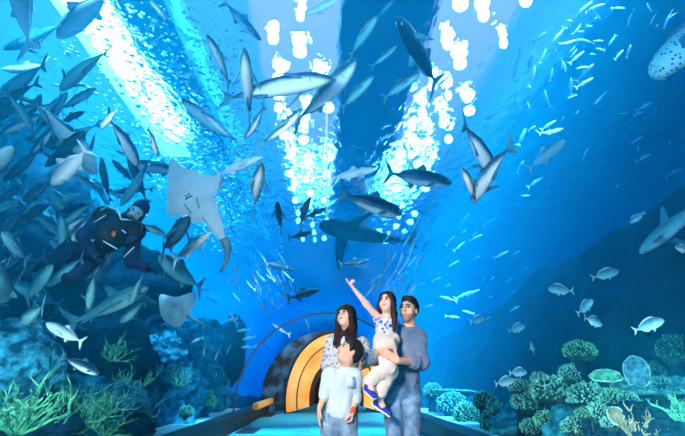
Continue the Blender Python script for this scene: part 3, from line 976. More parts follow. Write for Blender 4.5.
M_TOP_G = print_mat('top_blue_floral', (0.64, 0.62, 0.64), (0.03, 0.05, 0.32), (0.16, 0.26, 0.62), 24, .42)
M_TOP_W = print_mat('blouse_grey_print', (0.55, 0.57, 0.58), (0.14, 0.17, 0.21), (0.30, 0.35, 0.39), 30, .40)

def person(loc, label, cat='person'):
    return empty('person', loc, label, cat)
def moved(o, root):
    o.location = -root.location
    return o
def shoe(parent, ankle, toe, up, mat, size=1.0, root=None):
    a, t = np.array(ankle, float), np.array(toe, float); u = unit(up)
    s = size
    B = Body(.02 * s)
    B.limb(a + u * .01 * s, a - u * .035 * s, .040 * s, .042 * s)
    B.limb(a - u * .045 * s, t, .040 * s, .038 * s, flat=u, f=.8)
    B.plane_cut(a - u * .075 * s, -u)
    o = moved(body_obj('shoe', B, .007, mat, parent), root)
    B = Body(.01 * s)
    B.limb(a - u * .075 * s - unit(t - a) * .02 * s, t - u * .018 * s, .043 * s, .043 * s, flat=u, f=.38)
    body_obj('sole', B, .007, M_SOLE, o)
    return o

# --- the man
def build_man():
    root = person((0.68, 4.42, 0), 'man in slate blue shirt and faded jeans carrying the girl')
    H = Head((0.775, 4.40, 1.632), (-.50, -.82, .14), 1.04, (.06, 0, 1))
    neck = V3(.775, 4.43, 1.45)
    el_l, wr_l = V3(.845, 4.25, 1.145), V3(.60, 4.03, 1.155)
    el_r, wr_r = V3(.42, 4.25, 1.19), V3(.455, 4.03, 1.235)
    sh_l, sh_r = V3(.862, 4.44, 1.395), V3(.635, 4.41, 1.41)
    B = Body(.03)
    H.skull(B, neck)
    B.ell((.745, 4.43, 1.30), (.14, .10, .17)); B.ell((.70, 4.42, 1.05), (.13, .095, .16)); B.ell((.68, 4.42, .94), (.125, .09, .08))
    for sh, el, wr in ((sh_l, el_l, wr_l), (sh_r, el_r, wr_r)):
        B.limb(neck, sh, .05, .05); B.limb(sh, el, .052, .042); B.limb(el, wr, .042, .027)
    for hx in (.605, .745):
        B.chain([(hx, 4.42, .90), (hx - .005, 4.39, .50), (hx - .005, 4.44, .09)], [.065, .05, .04])
    hand(B, wr_l, (-.85, .05, .42), (.1, .9, .1), (-.2, -.1, .95), 1.0, (.45, .45, .5, .55), .3)
    hand(B, wr_r, (.75, -.05, -.45), (.1, .9, .1), (.3, -.1, .9), 1.0, (.4, .45, .5, .5), .3)
    face_c = H.w(0, .05, -.075)
    def paint(c):
        q = (c - H.c) @ H.R / H.s
        beard = (q[:, 2] < -.048) & (q[:, 1] > -.015) & (np.abs(q[:, 0]) < .075) & (q[:, 2] > -.125) & (q[:, 1] > .0 + (-.06 - q[:, 2]) * .4)
        beard |= (q[:, 2] < -.012) & (q[:, 2] > -.12) & (np.abs(q[:, 0]) > .052) & (q[:, 1] < .05) & (q[:, 1] > .005)
        lips = (np.abs(q[:, 0]) < .026) & (np.abs(q[:, 2] + .064) < .011) & (q[:, 1] > .07)
        cheek = (q[:, 2] > -.055) & (np.abs(q[:, 0]) < .05)
        return np.where(beard & ~lips & ~(cheek & (q[:, 1] > .05)), 1, 0)
    moved(body_obj('body', B, .0065, [M_SKIN_M, M_BEARD], root, paint=paint), root)
    H.features(root, -root.location, M_LIPM, M_HAIRB, True, .0058)
    # hair: short, brushed up at the front
    B = Body(.02)
    H.ell(B, (0, -.022, .050), (.080, .098, .086))
    H.ell(B, (0, .035, .098), (.058, .05, .028)); H.ell(B, (0, -.05, .02), (.076, .062, .082))
    for e in (-1, 1): H.limb(B, (e * .073, .018, .03), (e * .075, .012, -.012), .012, .006)
    H.ell(B, (0, .125, -.01), (.062, .09, .088), .012, True)
    H.ell(B, (0, .05, -.12), (.11, .14, .085), .012, True)
    for e in (-1, 1): H.ell(B, (e * .082, .0, -.035), (.03, .028, .038), .01, True)
    moved(body_obj('hair', B, .0065, M_HAIRB, root, .003, 40), root)
    # shirt
    B = Body(.045)
    B.ell((.745, 4.43, 1.31), (.160, .118, .17)); B.limb((.75, 4.425, 1.22), (.69, 4.42, .985), .125, .128, flat=(0, 1, 0), f=.85)
    B.limb((.69, 4.42, 1.0), (.685, 4.42, .945), .14, .145, flat=(0, 1, 0), f=.82, k=.03)
    B.limb(neck + V3(0, 0, -.04), sh_l, .06, .066); B.limb(neck + V3(0, 0, -.04), sh_r, .06, .066)
    B.limb(sh_l, el_l, .064, .056, k=.03); B.limb(el_l, el_l + (wr_l - el_l) * .30, .055, .050, k=.02)
    B.limb(sh_r, el_r, .070, .062, k=.03); B.limb(el_r, el_r + (wr_r - el_r) * .3, .058, .052, k=.02)
    B.plane_cut((.69, 4.42, .955), (0.05, 0, -1))
    sh = moved(body_obj('shirt', B, .008, M_SHIRT_M, root, .016, 7.5, (1, 1, .7)), root)
    B = Body(.012)
    for k in range(16):
        a = 2 * math.pi * k / 16
        a2 = 2 * math.pi * (k + 1) / 16
        pr = lambda q: neck + V3(.068 * math.cos(q) - .01, .062 * math.sin(q), .012 + .018 * math.sin(q))
        B.limb(pr(a), pr(a2), .016, .016, flat=(0, 0, 1), f=1.5)
    moved(body_obj('collar', B, .008, M_SHIRT_M, root), root)
    for el, wr, q in ((el_l, wr_l, .34), (el_r, wr_r, .32)):
        B = Body(.01); c = el + (wr - el) * q; dd = unit(wr - el)
        B.limb(c - dd * .02, c + dd * .02, .056, .054)
        moved(body_obj('rolled_cuff', B, .008, M_SHIRT_M, root, .004, 18), root)
    mb = MB()
    for k in range(7):
        z = 1.37 - .062 * k
        mb.ball((.765 - .014 * k - .085, 4.43 - .098 + abs(3 - k) * .002, z), (.007, .007, .007), 8, 6)
    # jeans
    B = Body(.04)
    B.limb((.62, 4.42, .925), (.735, 4.42, .925), .108, .108, k=.03)
    for hx in (.598, .752):
        B.chain([(hx, 4.42, .87), (hx - .006, 4.39, .50), (hx - .006, 4.43, .10)], [.088, .068, .064], k=.012)
    B.plane_cut((.68, 4.4, 1.0), (0, 0, 1)); B.plane_cut((.68, 4.4, .045), (0, 0, -1))
    moved(body_obj('jeans', B, .008, M_JEANS_M, root, .014, 9, (1, 1, .6)), root)
    for hx in (.60, .738):
        shoe(root, (hx, 4.44, .09), (hx - .05, 4.24, .045), (0, 0, 1), M_SHOE_D, 1.1, root)
    return root
build_man()

def build_girl():
    root = person((.50, 4.2, .9), 'small girl in blue floral top and cream trousers, carried and pointing up')
    H = Head((.555, 4.27, 1.680), (-.50, -.80, .26), .86, (.05, .15, 1))
    neck = V3(.545, 4.29, 1.545)
    sh_p, el_p, wr_p = V3(.478, 4.26, 1.525), V3(.352, 4.20, 1.655), V3(.247, 4.15, 1.772)
    sh_o, el_o, wr_o = V3(.605, 4.32, 1.51), V3(.70, 4.52, 1.47), V3(.82, 4.56, 1.47)
    hipA, knA, anA = V3(.50, 4.19, 1.26), V3(.515, 4.06, 1.10), V3(.350, 4.10, .985)
    hipB, knB, anB = V3(.55, 4.22, 1.25), V3(.535, 4.10, 1.07), V3(.435, 4.14, .865)
    B = Body(.025)
    H.skull(B, neck, True)
    B.ell((.545, 4.28, 1.45), (.085, .065, .11)); B.ell((.535, 4.24, 1.31), (.08, .07, .09))
    for a, b, c in ((sh_p, el_p, wr_p), (sh_o, el_o, wr_o)):
        B.limb(neck, a, .035, .034); B.limb(a, b, .036, .028); B.limb(b, c, .028, .019)
    for a, b, c in ((hipA, knA, anA), (hipB, knB, anB)):
        B.chain([a, b, c], [.055, .042, .028])
        ft = c + V3(.03, -.06, -.07)
        B.limb(c, ft, .028, .024)
    hand(B, wr_p, (-.62, -.25, .70), (.4, -.55, .2), (-.5, .2, .62), .80, (.3, .95, 1.0, 1.0), .45, point=True)
    hand(B, wr_o, (.8, .1, -.3), (0, -.3, -1), (-.2, -1, 0), .78, (.4, .4, .4, .4), .3)
    moved(body_obj('body', B, .0055, M_SKIN_W, root), root)
    H.features(root, -root.location, M_LIP, M_HAIR, True, .0042)
    B = Body(.02)
    H.ell(B, (0, -.020, .046), (.082, .100, .088)); H.ell(B, (0, -.06, -.03), (.078, .06, .11))
    for e in (-1, 1):
        H.limb(B, (e * .060, .040, .075), (e * .078, .028, -.03), .022, .024, .02)
        H.limb(B, (e * .078, .025, -.03), (e * .088, .0, -.14), .027, .030, .02)
        H.limb(B, (e * .088, .0, -.14), (e * .090, -.01, -.26 if e > 0 else -.30), .032, .018, .02)
        H.limb(B, (e * .05, -.06, -.1), (e * .07, -.05, -.28), .04, .02, .02)
    H.limb(B, (0, -.08, -.05), (0, -.10, -.30), .055, .025, .03)
    H.ell(B, (0, .125, -.004), (.060, .087, .098), .012, True)
    moved(body_obj('hair', B, .0065, M_HAIR, root, .004, 36, (1, 1, .3)), root)
    B = Body(.03)
    B.ell((.545, 4.28, 1.445), (.100, .080, .12)); B.limb((.545, 4.275, 1.46), (.535, 4.25, 1.35), .088, .092)
    B.limb(neck + V3(0, 0, -.04), sh_p, .042, .050); B.limb(neck + V3(0, 0, -.04), sh_o, .042, .048)
    B.limb(sh_p, sh_p + (el_p - sh_p) * .22, .050, .050, k=.02)
    B.limb(sh_o, sh_o + (el_o - sh_o) * .3, .048, .046, k=.02)
    B.plane_cut(neck + V3(0, 0, -.005), (0, -.1, 1))
    B.plane_cut((.54, 4.25, 1.335), (0, 0, -1))
    moved(body_obj('top', B, .0065, M_TOP_G, root, .005, 13), root)
    B = Body(.035)
    B.limb((.50, 4.225, 1.335), (.575, 4.25, 1.335), .082, .08); B.ell((.52, 4.19, 1.285), (.098, .10, .082))
    B.limb(hipA, knA, .078, .062); B.limb(knA, anA + (knA - anA) * .10, .062, .048, k=.02)
    B.limb(hipB, knB, .076, .060); B.limb(knB, anB + (knB - anB) * .12, .060, .047, k=.02)
    moved(body_obj('trousers', B, .0065, M_PANTS_G, root, .011, 12), root)
    shoe(root, anA + V3(-.005, -.01, -.03), anA + V3(.035, -.115, -.105), (.15, -.55, .8), M_SHOE_B, .72, root)
    shoe(root, anB + V3(0, -.01, -.03), anB + V3(.075, -.10, -.12), (.45, -.45, .75), M_SHOE_B, .74, root)
    return root
build_girl()

def build_woman():
    root = person((.14, 4.66, 0), 'woman with long dark hair and grey print blouse behind the boy')
    H = Head((.185, 4.63, 1.598), (-.55, -.74, .32), .98, (-.05, .1, 1))
    neck = V3(.19, 4.67, 1.425)
    sh_l, el_l, wr_l = V3(.335, 4.66, 1.335), V3(.395, 4.52, 1.16), V3(.285, 4.23, 1.095)
    sh_r, el_r, wr_r = V3(.045, 4.66, 1.35), V3(.0, 4.66, 1.08), V3(.03, 4.52, .90)
    B = Body(.03)
    H.skull(B, neck)
    B.ell((.19, 4.67, 1.25), (.13, .09, .16)); B.ell((.16, 4.66, 1.02), (.115, .09, .15)); B.ell((.14, 4.66, .90), (.13, .10, .10))
    for sh, el, wr in ((sh_l, el_l, wr_l), (sh_r, el_r, wr_r)):
        B.limb(neck, sh, .042, .042); B.limb(sh, el, .043, .034); B.limb(el, wr, .034, .022)
    for hx in (.075, .205):
        B.chain([(hx, 4.66, .88), (hx, 4.64, .48), (hx, 4.68, .08)], [.072, .048, .036])
    hand(B, wr_l, (-.55, -.55, -.32), (-.3, .15, -.9), (-.75, .5, .1), .9, (.3, .32, .35, .38), .2)
    hand(B, wr_r, (.3, -.4, -.8), (.5, .5, 0), (-.2, -.8, .3), .9)
    moved(body_obj('body', B, .0065, M_SKIN_W, root), root)
    H.features(root, -root.location, M_LIP, M_HAIR, True, .0045)
    B = Body(.022)
    H.ell(B, (0, -.020, .048), (.083, .102, .088)); H.ell(B, (0, -.06, -.03), (.085, .06, .12))
    for e in (-1, 1):
        H.limb(B, (e * .062, .045, .07), (e * .082, .030, -.04), .024, .026, .02)
        H.limb(B, (e * .082, .020, -.04), (e * .090, -.01, -.16), .026, .032, .02)
        H.limb(B, (e * .090, -.01, -.16), (e * .098, .015, -.29), .032, .016, .02)
        H.limb(B, (e * .05, -.06, -.1), (e * .08, -.03, -.30), .05, .03, .02)
    H.limb(B, (0, -.08, -.05), (0, -.09, -.32), .07, .04, .03)
    H.ell(B, (0, .130, -.022), (.060, .086, .090), .010, True)
    for x in (-.045, -.022, .0, .022, .045):      # fringe
        H.limb(B, (x * .8, .060, .090), (x * 1.05, .088 - abs(x) * .35, .042), .015, .008, .012)
    moved(body_obj('hair', B, .0065, M_HAIR, root, .004, 34, (1, 1, .3)), root)
    B = Body(.04)
    B.ell((.19, 4.67, 1.26), (.150, .112, .16)); B.limb((.18, 4.665, 1.2), (.145, 4.66, .93), .115, .135, flat=(0, 1, 0), f=.85)
    for sh, el, q in ((sh_l, el_l, .78), (sh_r, el_r, .8)):
        B.limb(neck + V3(0, 0, -.05), sh, .052, .060); B.limb(sh, sh + (el - sh) * q, .064, .068, k=.025)
    B.limb(neck + V3(-.03, -.11, .02), neck + V3(-.02, -.12, -.12), .060, .012, cut=True, k=.01)
    B.plane_cut((.15, 4.66, .88), (0, 0, -1)); B.plane_cut(neck + V3(0, 0, .005), (0, -.2, 1))
    moved(body_obj('blouse', B, .0075, M_TOP_W, root, .010, 8), root)
    B = Body(.04)
    B.limb((.09, 4.66, .90), (.19, 4.66, .90), .105, .105)
    for hx in (.075, .205): B.chain([(hx, 4.66, .86), (hx, 4.64, .48), (hx, 4.67, .09)], [.092, .064, .055], k=.02)
    B.plane_cut((.14, 4.66, .045), (0, 0, -1)); B.plane_cut((.14, 4.66, .95), (0, 0, 1))
    moved(body_obj('jeans', B, .009, M_JEANS_W, root, .006, 9), root)
    for hx in (.07, .21): shoe(root, (hx, 4.68, .085), (hx - .03, 4.50, .04), (0, 0, 1), M_SHOE_D, .95, root)
    return root
build_woman()

def build_boy():
    root = person((.11, 4.1, 0), 'boy in pale blue shirt and grey blue jeans looking up in front')
    H = Head((.188, 4.08, 1.228), (-.80, -.34, .48), .93, (.25, .1, 1))
    neck = V3(.155, 4.12, 1.10)
    sh_r, el_r, wr_r = V3(.02, 4.09, 1.035), V3(-.015, 4.07, .885), V3(-.06, 4.02, .785)
    sh_l, el_l, wr_l = V3(.235, 4.10, 1.03), V3(.242, 4.11, .87), V3(.215, 4.02, .755)
    B = Body(.025)
    H.skull(B, neck, True)
    B.ell((.135, 4.11, .97), (.105, .075, .12)); B.ell((.11, 4.10, .78), (.105, .08, .11))
    for sh, el, wr in ((sh_l, el_l, wr_l), (sh_r, el_r, wr_r)):
        B.limb(neck, sh, .038, .036); B.limb(sh, el, .036, .030); B.limb(el, wr, .030, .0205)
    for hx in (.035, .165):
        B.chain([(hx, 4.10, .66), (hx, 4.08, .37), (hx, 4.11, .07)], [.062, .044, .034])
    hand(B, wr_r, (-.08, -.12, -1), (.9, .2, 0), (.1, -.95, -.1), .80, (.2, .22, .26, .3), .25)
    hand(B, wr_l, (-.25, -.1, -.95), (-.9, .1, .2), (-.1, -.95, 0), .80, (.95, 1.0, 1.05, 1.05), .6)
    moved(body_obj('body', B, .006, M_SKIN_B, root), root)
    H.features(root, -root.location, M_LIPM, M_HAIRB, False, .0050)
    B = Body(.022)
    H.ell(B, (0, -.024, .050), (.081, .100, .086)); H.ell(B, (0, -.060, .005), (.076, .058, .078))
    H.ell(B, (0, .040, .098), (.058, .050, .030))
    for e in (-1, 1): H.limb(B, (e * .072, .03, .05), (e * .077, .018, -.008), .016, .010)
    H.ell(B, (0, .130, -.012), (.064, .088, .090), .010, True)
    H.ell(B, (0, .045, -.125), (.11, .13, .088), .012, True)
    for e in (-1, 1): H.ell(B, (e * .082, .0, -.030), (.03, .028, .036), .01, True)
    moved(body_obj('hair', B, .006, M_HAIRB, root, .007, 30), root)
    B = Body(.035)
    B.ell((.132, 4.11, .965), (.120, .096, .125)); B.limb((.128, 4.105, .93), (.110, 4.10, .745), .108, .122, flat=(0, 1, 0), f=.82)
    for sh, el, wr, q in ((sh_l, el_l, wr_l, .10), (sh_r, el_r, wr_r, -.05)):
        B.limb(neck + V3(0, 0, -.035), sh, .045, .050); B.limb(sh, el + (wr - el) * q, .050, .044, k=.022)
    B.plane_cut((.11, 4.10, .715), (.08, 0, -1)); B.plane_cut(neck + V3(0, 0, .012), (0, -.12, 1))
    moved(body_obj('shirt', B, .007, M_SHIRT_B, root, .015, 8.5, (1, 1, .7)), root)
    B = Body(.01)
    for k in range(14):
        pr = lambda q: neck + V3(.058 * math.cos(q) - .004, .052 * math.sin(q), .004 + .016 * math.sin(q) + .008 * math.cos(q))
        B.limb(pr(2 * math.pi * k / 14), pr(2 * math.pi * (k + 1) / 14), .012, .012, flat=(0, 0, 1), f=1.6)
    moved(body_obj('collar', B, .007, M_SHIRT_B, root), root)
    for el, wr, q in ((el_l, wr_l, .08), (el_r, wr_r, -.06)):
        B = Body(.008); c = el + (wr - el) * q; dd = unit(wr - el)
        B.limb(c - dd * .016, c + dd * .016, .048, .047)
        moved(body_obj('rolled_cuff', B, .007, M_SHIRT_B, root, .004, 20), root)
    pk = MB().box((0, 0, 0), (.075, .010, .085)).build('breast_pocket', M_SHIRT_B, root)
    pk.location = Vector((.195, 4.012, .985)) - root.location
    pk.rotation_euler = (math.radians(-6), 0, math.radians(14))
    for k in range(6):
        z = 1.055 - .06 * k
        moved(MB().ball((.108 - .004 * k, 4.012 - .004 * (k > 0) + (.03 if k == 0 else 0), z), (.006, .006, .006), 8, 6).build('button', M_BTN, root), root)
    B = Body(.035)
    B.limb((.055, 4.10, .70), (.155, 4.10, .70), .092, .092)
    for hx in (.035, .168): B.chain([(hx, 4.10, .64), (hx, 4.075, .37), (hx, 4.105, .08)], [.080, .062, .055], k=.018)
    B.plane_cut((.1, 4.1, .76), (0, 0, 1)); B.plane_cut((.1, 4.1, .035), (0, 0, -1))
    moved(body_obj('jeans', B, .0075, M_JEANS_B, root, .013, 11, (1, 1, .6)), root)
    B = Body(.004); c = wr_l + (el_l - wr_l) * .06; dd = unit(wr_l - el_l)
    B.limb(c - dd * .012, c + dd * .012, .027, .026)
    moved(body_obj('wrist_band', B, .005, M_STRAP, root), root)['label'] = 'red wrist band'
    for hx in (.035, .17): shoe(root, (hx, 4.11, .075), (hx - .02, 3.94, .035), (0, 0, 1), M_SHOE_D, .85, root)
    return root
build_boy()
# ---------------------------------------------------------------- reef: ridge, boulders, corals
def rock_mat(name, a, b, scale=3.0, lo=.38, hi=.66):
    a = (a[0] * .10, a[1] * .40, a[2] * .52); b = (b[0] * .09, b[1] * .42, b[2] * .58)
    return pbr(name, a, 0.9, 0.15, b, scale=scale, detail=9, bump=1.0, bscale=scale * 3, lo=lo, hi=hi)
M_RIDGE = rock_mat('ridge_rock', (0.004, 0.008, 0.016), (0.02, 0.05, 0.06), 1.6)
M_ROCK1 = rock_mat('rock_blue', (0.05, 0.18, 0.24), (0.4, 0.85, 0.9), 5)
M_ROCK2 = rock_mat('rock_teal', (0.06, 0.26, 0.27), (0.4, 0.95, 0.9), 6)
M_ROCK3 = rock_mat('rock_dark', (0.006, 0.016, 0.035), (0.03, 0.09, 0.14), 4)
M_CRUST = rock_mat('rock_crusted', (0.05, 0.16, 0.22), (0.7, 1.0, 1.05), 9, .42, .62)
def coral_mat(name, a, b, scale=18, bump=.4):
    a = (a[0] * .45, a[1] * .6, a[2] * .6); b = (b[0] * .7, b[1] * .9, b[2] * .85)
    return pbr(name, a, 0.75, 0.2, b, scale=scale, detail=4, bump=bump, bscale=scale * 2)
M_C_GREEN = coral_mat('coral_green', (0.05, 0.36, 0.22), (0.24, 0.66, 0.38))
M_C_TURQ = coral_mat('coral_turquoise', (0.05, 0.30, 0.32), (0.20, 0.55, 0.55))
M_C_TEAL = coral_mat('coral_teal', (0.06, 0.34, 0.32), (0.26, 0.66, 0.56))
M_C_PALE = coral_mat('coral_pale', (0.26, 0.62, 0.50), (0.50, 0.80, 0.64))
M_C_CREAM = coral_mat('coral_cream', (0.40, 0.26, 0.17), (0.48, 0.34, 0.24))
M_C_BLUE = coral_mat('coral_blue', (0.06, 0.22, 0.32), (0.18, 0.40, 0.48))
M_C_DARK = coral_mat('coral_dark_green', (0.01, 0.04, 0.05), (0.03, 0.10, 0.09))
M_C_BRIGHT = coral_mat('coral_bright_green', (0.15, 0.62, 0.30), (0.45, 0.85, 0.45))

_pts = [(760, 150), (685, 195), (640, 222), (600, 246), (560, 259), (530, 281), (505, 306), (490, 313), (450, 336), (425, 350), (400, 358)]
XR = 5.6
_crest = []
for px, py in _pts:
    r = ray(px, py); t = XR / r.x
    p = CAM + r * t
    _crest.append((p.y, p.z))
_crest.sort()
def crest(y): return float(np.interp(y, [c[0] for c in _crest], [c[1] for c in _crest]))
vs, fs = [], []
NX, NY = 60, 120
for j in range(NY + 1):
    y = 1.0 + 27 * (j / NY) ** 1.25
    c = crest(y)
    for i in range(NX + 1):
        u = i / NX
        x = 2.75 + 6.75 * u
        if x < XR: h = smoothstep(3.2, XR, x) ** .8
        else: h = 1 - .30 * smoothstep(XR, 9.5, x)
        z0 = -1.0
        z = z0 + (c - z0) * h
        nz = mnoise.fractal(Vector((x * .9, y * .9, 3.1)), 1.0, 2.1, 5)
        nz2 = mnoise.noise(Vector((x * 2.3, y * 2.3, 9.1)))
        edge = math.exp(-((x - XR) / .5) ** 2)
        z = max(z, -1.0 + 1.22 * smoothstep(2.75, 3.25, x) + .10 * mnoise.noise(Vector((x * 1.5, y * 1.5, 5.5))))
        z += (nz * .45 + nz2 * .12) * min(1, h * 1.6 + .2) * (1 - .72 * edge)
        xx = x + .35 * mnoise.noise(Vector((y * .8, z * 1.2, 1.7))) * smoothstep(2.8, 4.0, x)
        vs.append((xx, y, z))
for j in range(NY):
    for i in range(NX):
        a = j * (NX + 1) + i
        fs.append((a, a + 1, a + NX + 2, a + NX + 1))
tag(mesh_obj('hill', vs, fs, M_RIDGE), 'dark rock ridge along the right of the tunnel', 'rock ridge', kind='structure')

vs, fs = [], []
for j in range(91):
    y = 1.0 + 24 * (j / 90) ** 1.2
    for i in range(41):
        x = -2.75 - 6.5 * (i / 40)
        z = -1.0 + 1.18 * smoothstep(2.8, 3.25, -x) + 1.5 * smoothstep(3.8, 8.5, -x) + .28 * mnoise.fractal(Vector((x * 1.1, y * 1.1, 2.2)), 1.0, 2.0, 4) * smoothstep(2.8, 3.6, -x)
        vs.append((x, y, z))
for j in range(90):
    for i in range(40):
        a = j * 41 + i
        fs.append((a, a + 41, a + 42, a + 1))
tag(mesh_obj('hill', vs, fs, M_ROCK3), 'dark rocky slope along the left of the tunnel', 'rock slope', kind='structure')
def reef_depth(px, half, d):
    """keeps reef pieces outside the tunnel wall"""
    return max(d, 1165.0 / max(60.0, abs(px - 327) - half))

def ico(sub):
    bm = bmesh.new(); bmesh.ops.create_icosphere(bm, subdivisions=sub, radius=1)
    v = [x.co.copy() for x in bm.verts]; f = [tuple(q.index for q in p.verts) for p in bm.faces]; bm.free()
    return v, f
ICO4, ICO3, ICO2, ICO1 = ico(5), ico(3), ico(2), ico(1)
def rock(px, py, rx, ry, d, mat, label, seed, amp=.35, freq=1.6, name='boulder', cat='rock', dz=0):
    """boulder whose centre shows at a pixel, with half width and half height given in pixels"""
    d = reef_depth(px, rx * 1.1, d)
    c = at(px, py, d); m = d / FPX
    r = Vector((rx * m, (rx + ry) / 2 * m * .9, ry * m))
    off = Vector((seed * 7.3, seed * 3.1, seed * 1.7))
    V = []
    for p in ICO4[0]:
        k = 1 + amp * mnoise.fractal(p * freq + off, 1.0, 2.0, 5) + amp * .25 * mnoise.noise(p * 7 + off)
        V.append((p.x * r.x * k, p.y * r.y * k, p.z * r.z * k))
    o = mesh_obj(name, V, ICO4[1], mat)
    o.location = c
    return tag(o, label, cat)
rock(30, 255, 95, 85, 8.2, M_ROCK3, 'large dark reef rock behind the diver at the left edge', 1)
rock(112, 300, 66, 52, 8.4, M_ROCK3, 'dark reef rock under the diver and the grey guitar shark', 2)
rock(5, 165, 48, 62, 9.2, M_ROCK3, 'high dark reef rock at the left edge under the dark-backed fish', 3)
rock(18, 362, 42, 44, 4.6, M_CRUST, 'round crusted blue boulder at the lower left edge', 4, .22)
rock(116, 362, 36, 30, 5.6, M_ROCK3, 'dark hollowed rock behind the yellow-green branching coral', 5, .3)
rock(186, 345, 36, 27, 7.0, M_ROCK2, 'teal rock right of the dark hollowed rock', 6, .35)
rock(72, 402, 62, 26, 5.0, M_ROCK1, 'low blue rock carrying the staghorn thicket', 7, .4)
rock(158, 398, 42, 34, 5.3, M_ROCK1, 'blue crusted rock between thicket and kerb ledge', 8, .45)
rock(60, 352, 24, 30, 6.2, M_ROCK3, 'dark rock behind the pale turquoise jack', 9)
rock(118, 428, 36, 16, 4.5, M_ROCK3, 'smooth dark rock at the bottom edge left of the kerb', 10, .2)
rock(166, 424, 26, 22, 4.7, M_ROCK1, 'small blue rock at the bottom edge beside the kerb', 11, .4)
rock(30, 426, 44, 22, 4.2, M_ROCK3, 'dark rock in the bottom left corner under the green staghorn', 12, .3)
rock(205, 392, 24, 26, 7.6, M_ROCK1, 'blue rock behind the bright green soft coral', 13, .4)
rock(232, 350, 13, 36, 12.5, M_ROCK3, 'narrow dark rock pillar left of the tunnel ring', 14, .3)
rock(150, 352, 30, 22, 6.4, M_CRUST, 'pale crusted rock between dark hollow and teal rock', 21, .4)
rock(600, 428, 46, 24, 4.6, M_ROCK2, 'teal rock at the bottom edge left of the cream shell', 15, .4)
rock(662, 430, 46, 30, 4.5, M_ROCK3, 'dark rock under the large table coral', 16, .35)
rock(560, 426, 60, 26, 5.6, M_ROCK2, 'teal rock under the bushy coral heads', 17, .4)
rock(470, 422, 44, 26, 6.6, M_ROCK1, 'blue rock by the right kerb under the pale table coral', 18, .4)
rock(640, 402, 40, 12, 5.6, M_ROCK3, 'shadowed rock stem below the table coral', 19, .3)
rock(672, 330, 30, 14, 6.2, M_RIDGE, 'dark rock shelf at the right edge above the table coral', 20, .3)
rock(668, 368, 30, 26, 6.0, M_ROCK3, 'dark rock behind the upright blue plate coral', 22, .4)

def coral_root(px, py, d, name, label, drop=0.0):
    c = at(px, py, d)
    return empty(name, (c.x, c.y, c.z - drop), label, 'coral')
def staghorn(px, py, size, d, label, mat, n=16, seed=0, up=.9, r0=.030):
    """branching coral; size is its half width in pixels"""
    d = reef_depth(px, size * .9, d)
    rnd = random.Random(seed); R = size * 1.25 * d / FPX
    t = coral_root(px, py + size * .8, d, 'staghorn_coral', label)
    mb = MB(); tips = MB()
    def branch(p, dr, ln, r, lvl):
        pts, rad = [p], [r]
        for k in range(3):
            dr = (dr + Vector((rnd.gauss(0, .22), rnd.gauss(0, .22), rnd.gauss(.06, .18)))).normalized()
            p = p + dr * ln / 3; pts.append(p); rad.append(r * (1 - .18 * (k + 1)))
            if lvl < 2 and rnd.random() < .8:
                q = (dr + Vector((rnd.gauss(0, .7), rnd.gauss(0, .7), rnd.gauss(.3, .4)))).normalized()
                branch(p, q, ln * .62, r * .72, lvl + 1)
        mb.tube(pts, rad, 6)
        tips.ball(pts[-1], rad[-1] * 1.12, 6, 4)
    for k in range(n):
        a = 2 * math.pi * k / n + rnd.uniform(-.3, .3); e = rnd.uniform(.25, 1.35)
        branch(Vector((math.cos(a) * .12 * R, math.sin(a) * .12 * R, 0)), Vector((math.cos(a) * math.cos(e), math.sin(a) * math.cos(e), math.sin(e) * up)), R * rnd.uniform(.7, 1.15), r0 * R * 2, 0)
    nb = len(mb.f); mb.add(tips.v, tips.f)
    o = mb.build('branches', [mat, M_C_PALE], t)
    o.data.polygons.foreach_set('material_index', [0] * nb + [1] * (len(mb.f) - nb))
    return t
def bush(px, py, size, d, label, mat, seed=0, flat=.75, knob=.105, tipmat=None):
    d = reef_depth(px, size, d)
    rnd = random.Random(seed); R = size * d / FPX
    t = coral_root(px, py, d, 'bushy_coral', label)
    if t.location.z > .35: MB().tube([(0, 0, -R * .35), (0, 0, -.5 * t.location.z), (0, 0, -t.location.z + .05)], [R * .45, R * .5, R * .75], 10).build('stem', M_ROCK3, t)
    v = []
    off = Vector((seed * 2.1, 0, seed))
    for p in ICO3[0]:
        k = .86 + .2 * mnoise.noise(p * 2.2 + off)
        v.append((p.x * R * k, p.y * R * k, p.z * R * k * flat))
    mb = MB(); mb.add(v, ICO3[1]); ids = [0] * len(ICO3[1])
    n = 230
    for k in range(n):
        z = 1 - 1.35 * (k + .5) / n; a = k * 2.39996 + rnd.uniform(-.2, .2)
        q = math.sqrt(max(0, 1 - z * z)); p = Vector((q * math.cos(a), q * math.sin(a), z))
        kk = .86 + .2 * mnoise.noise(p * 2.2 + off)
        b = Vector((p.x * R * kk, p.y * R * kk, p.z * R * kk * flat))
        dr = (p + Vector((rnd.gauss(0, .25), rnd.gauss(0, .25), rnd.gauss(.15, .25)))).normalized()
        ln = knob * R * rnd.uniform(.8, 1.5)
        mb.tube([b - dr * ln * .3, b + dr * ln * .6, b + dr * ln * .95, b + dr * ln * 1.2], [knob * R * .45, knob * R * .42, knob * R * .36, knob * R * .12], 6)
        nf = len(mb.f) - len(ids)
        ids += [1] * 6 + [1] * 6 + [2] * (nf - 12)
    o = mb.build('colony', [M_C_DARK, mat, tipmat or M_C_PALE], t)
    o.data.polygons.foreach_set('material_index', ids)
    return t
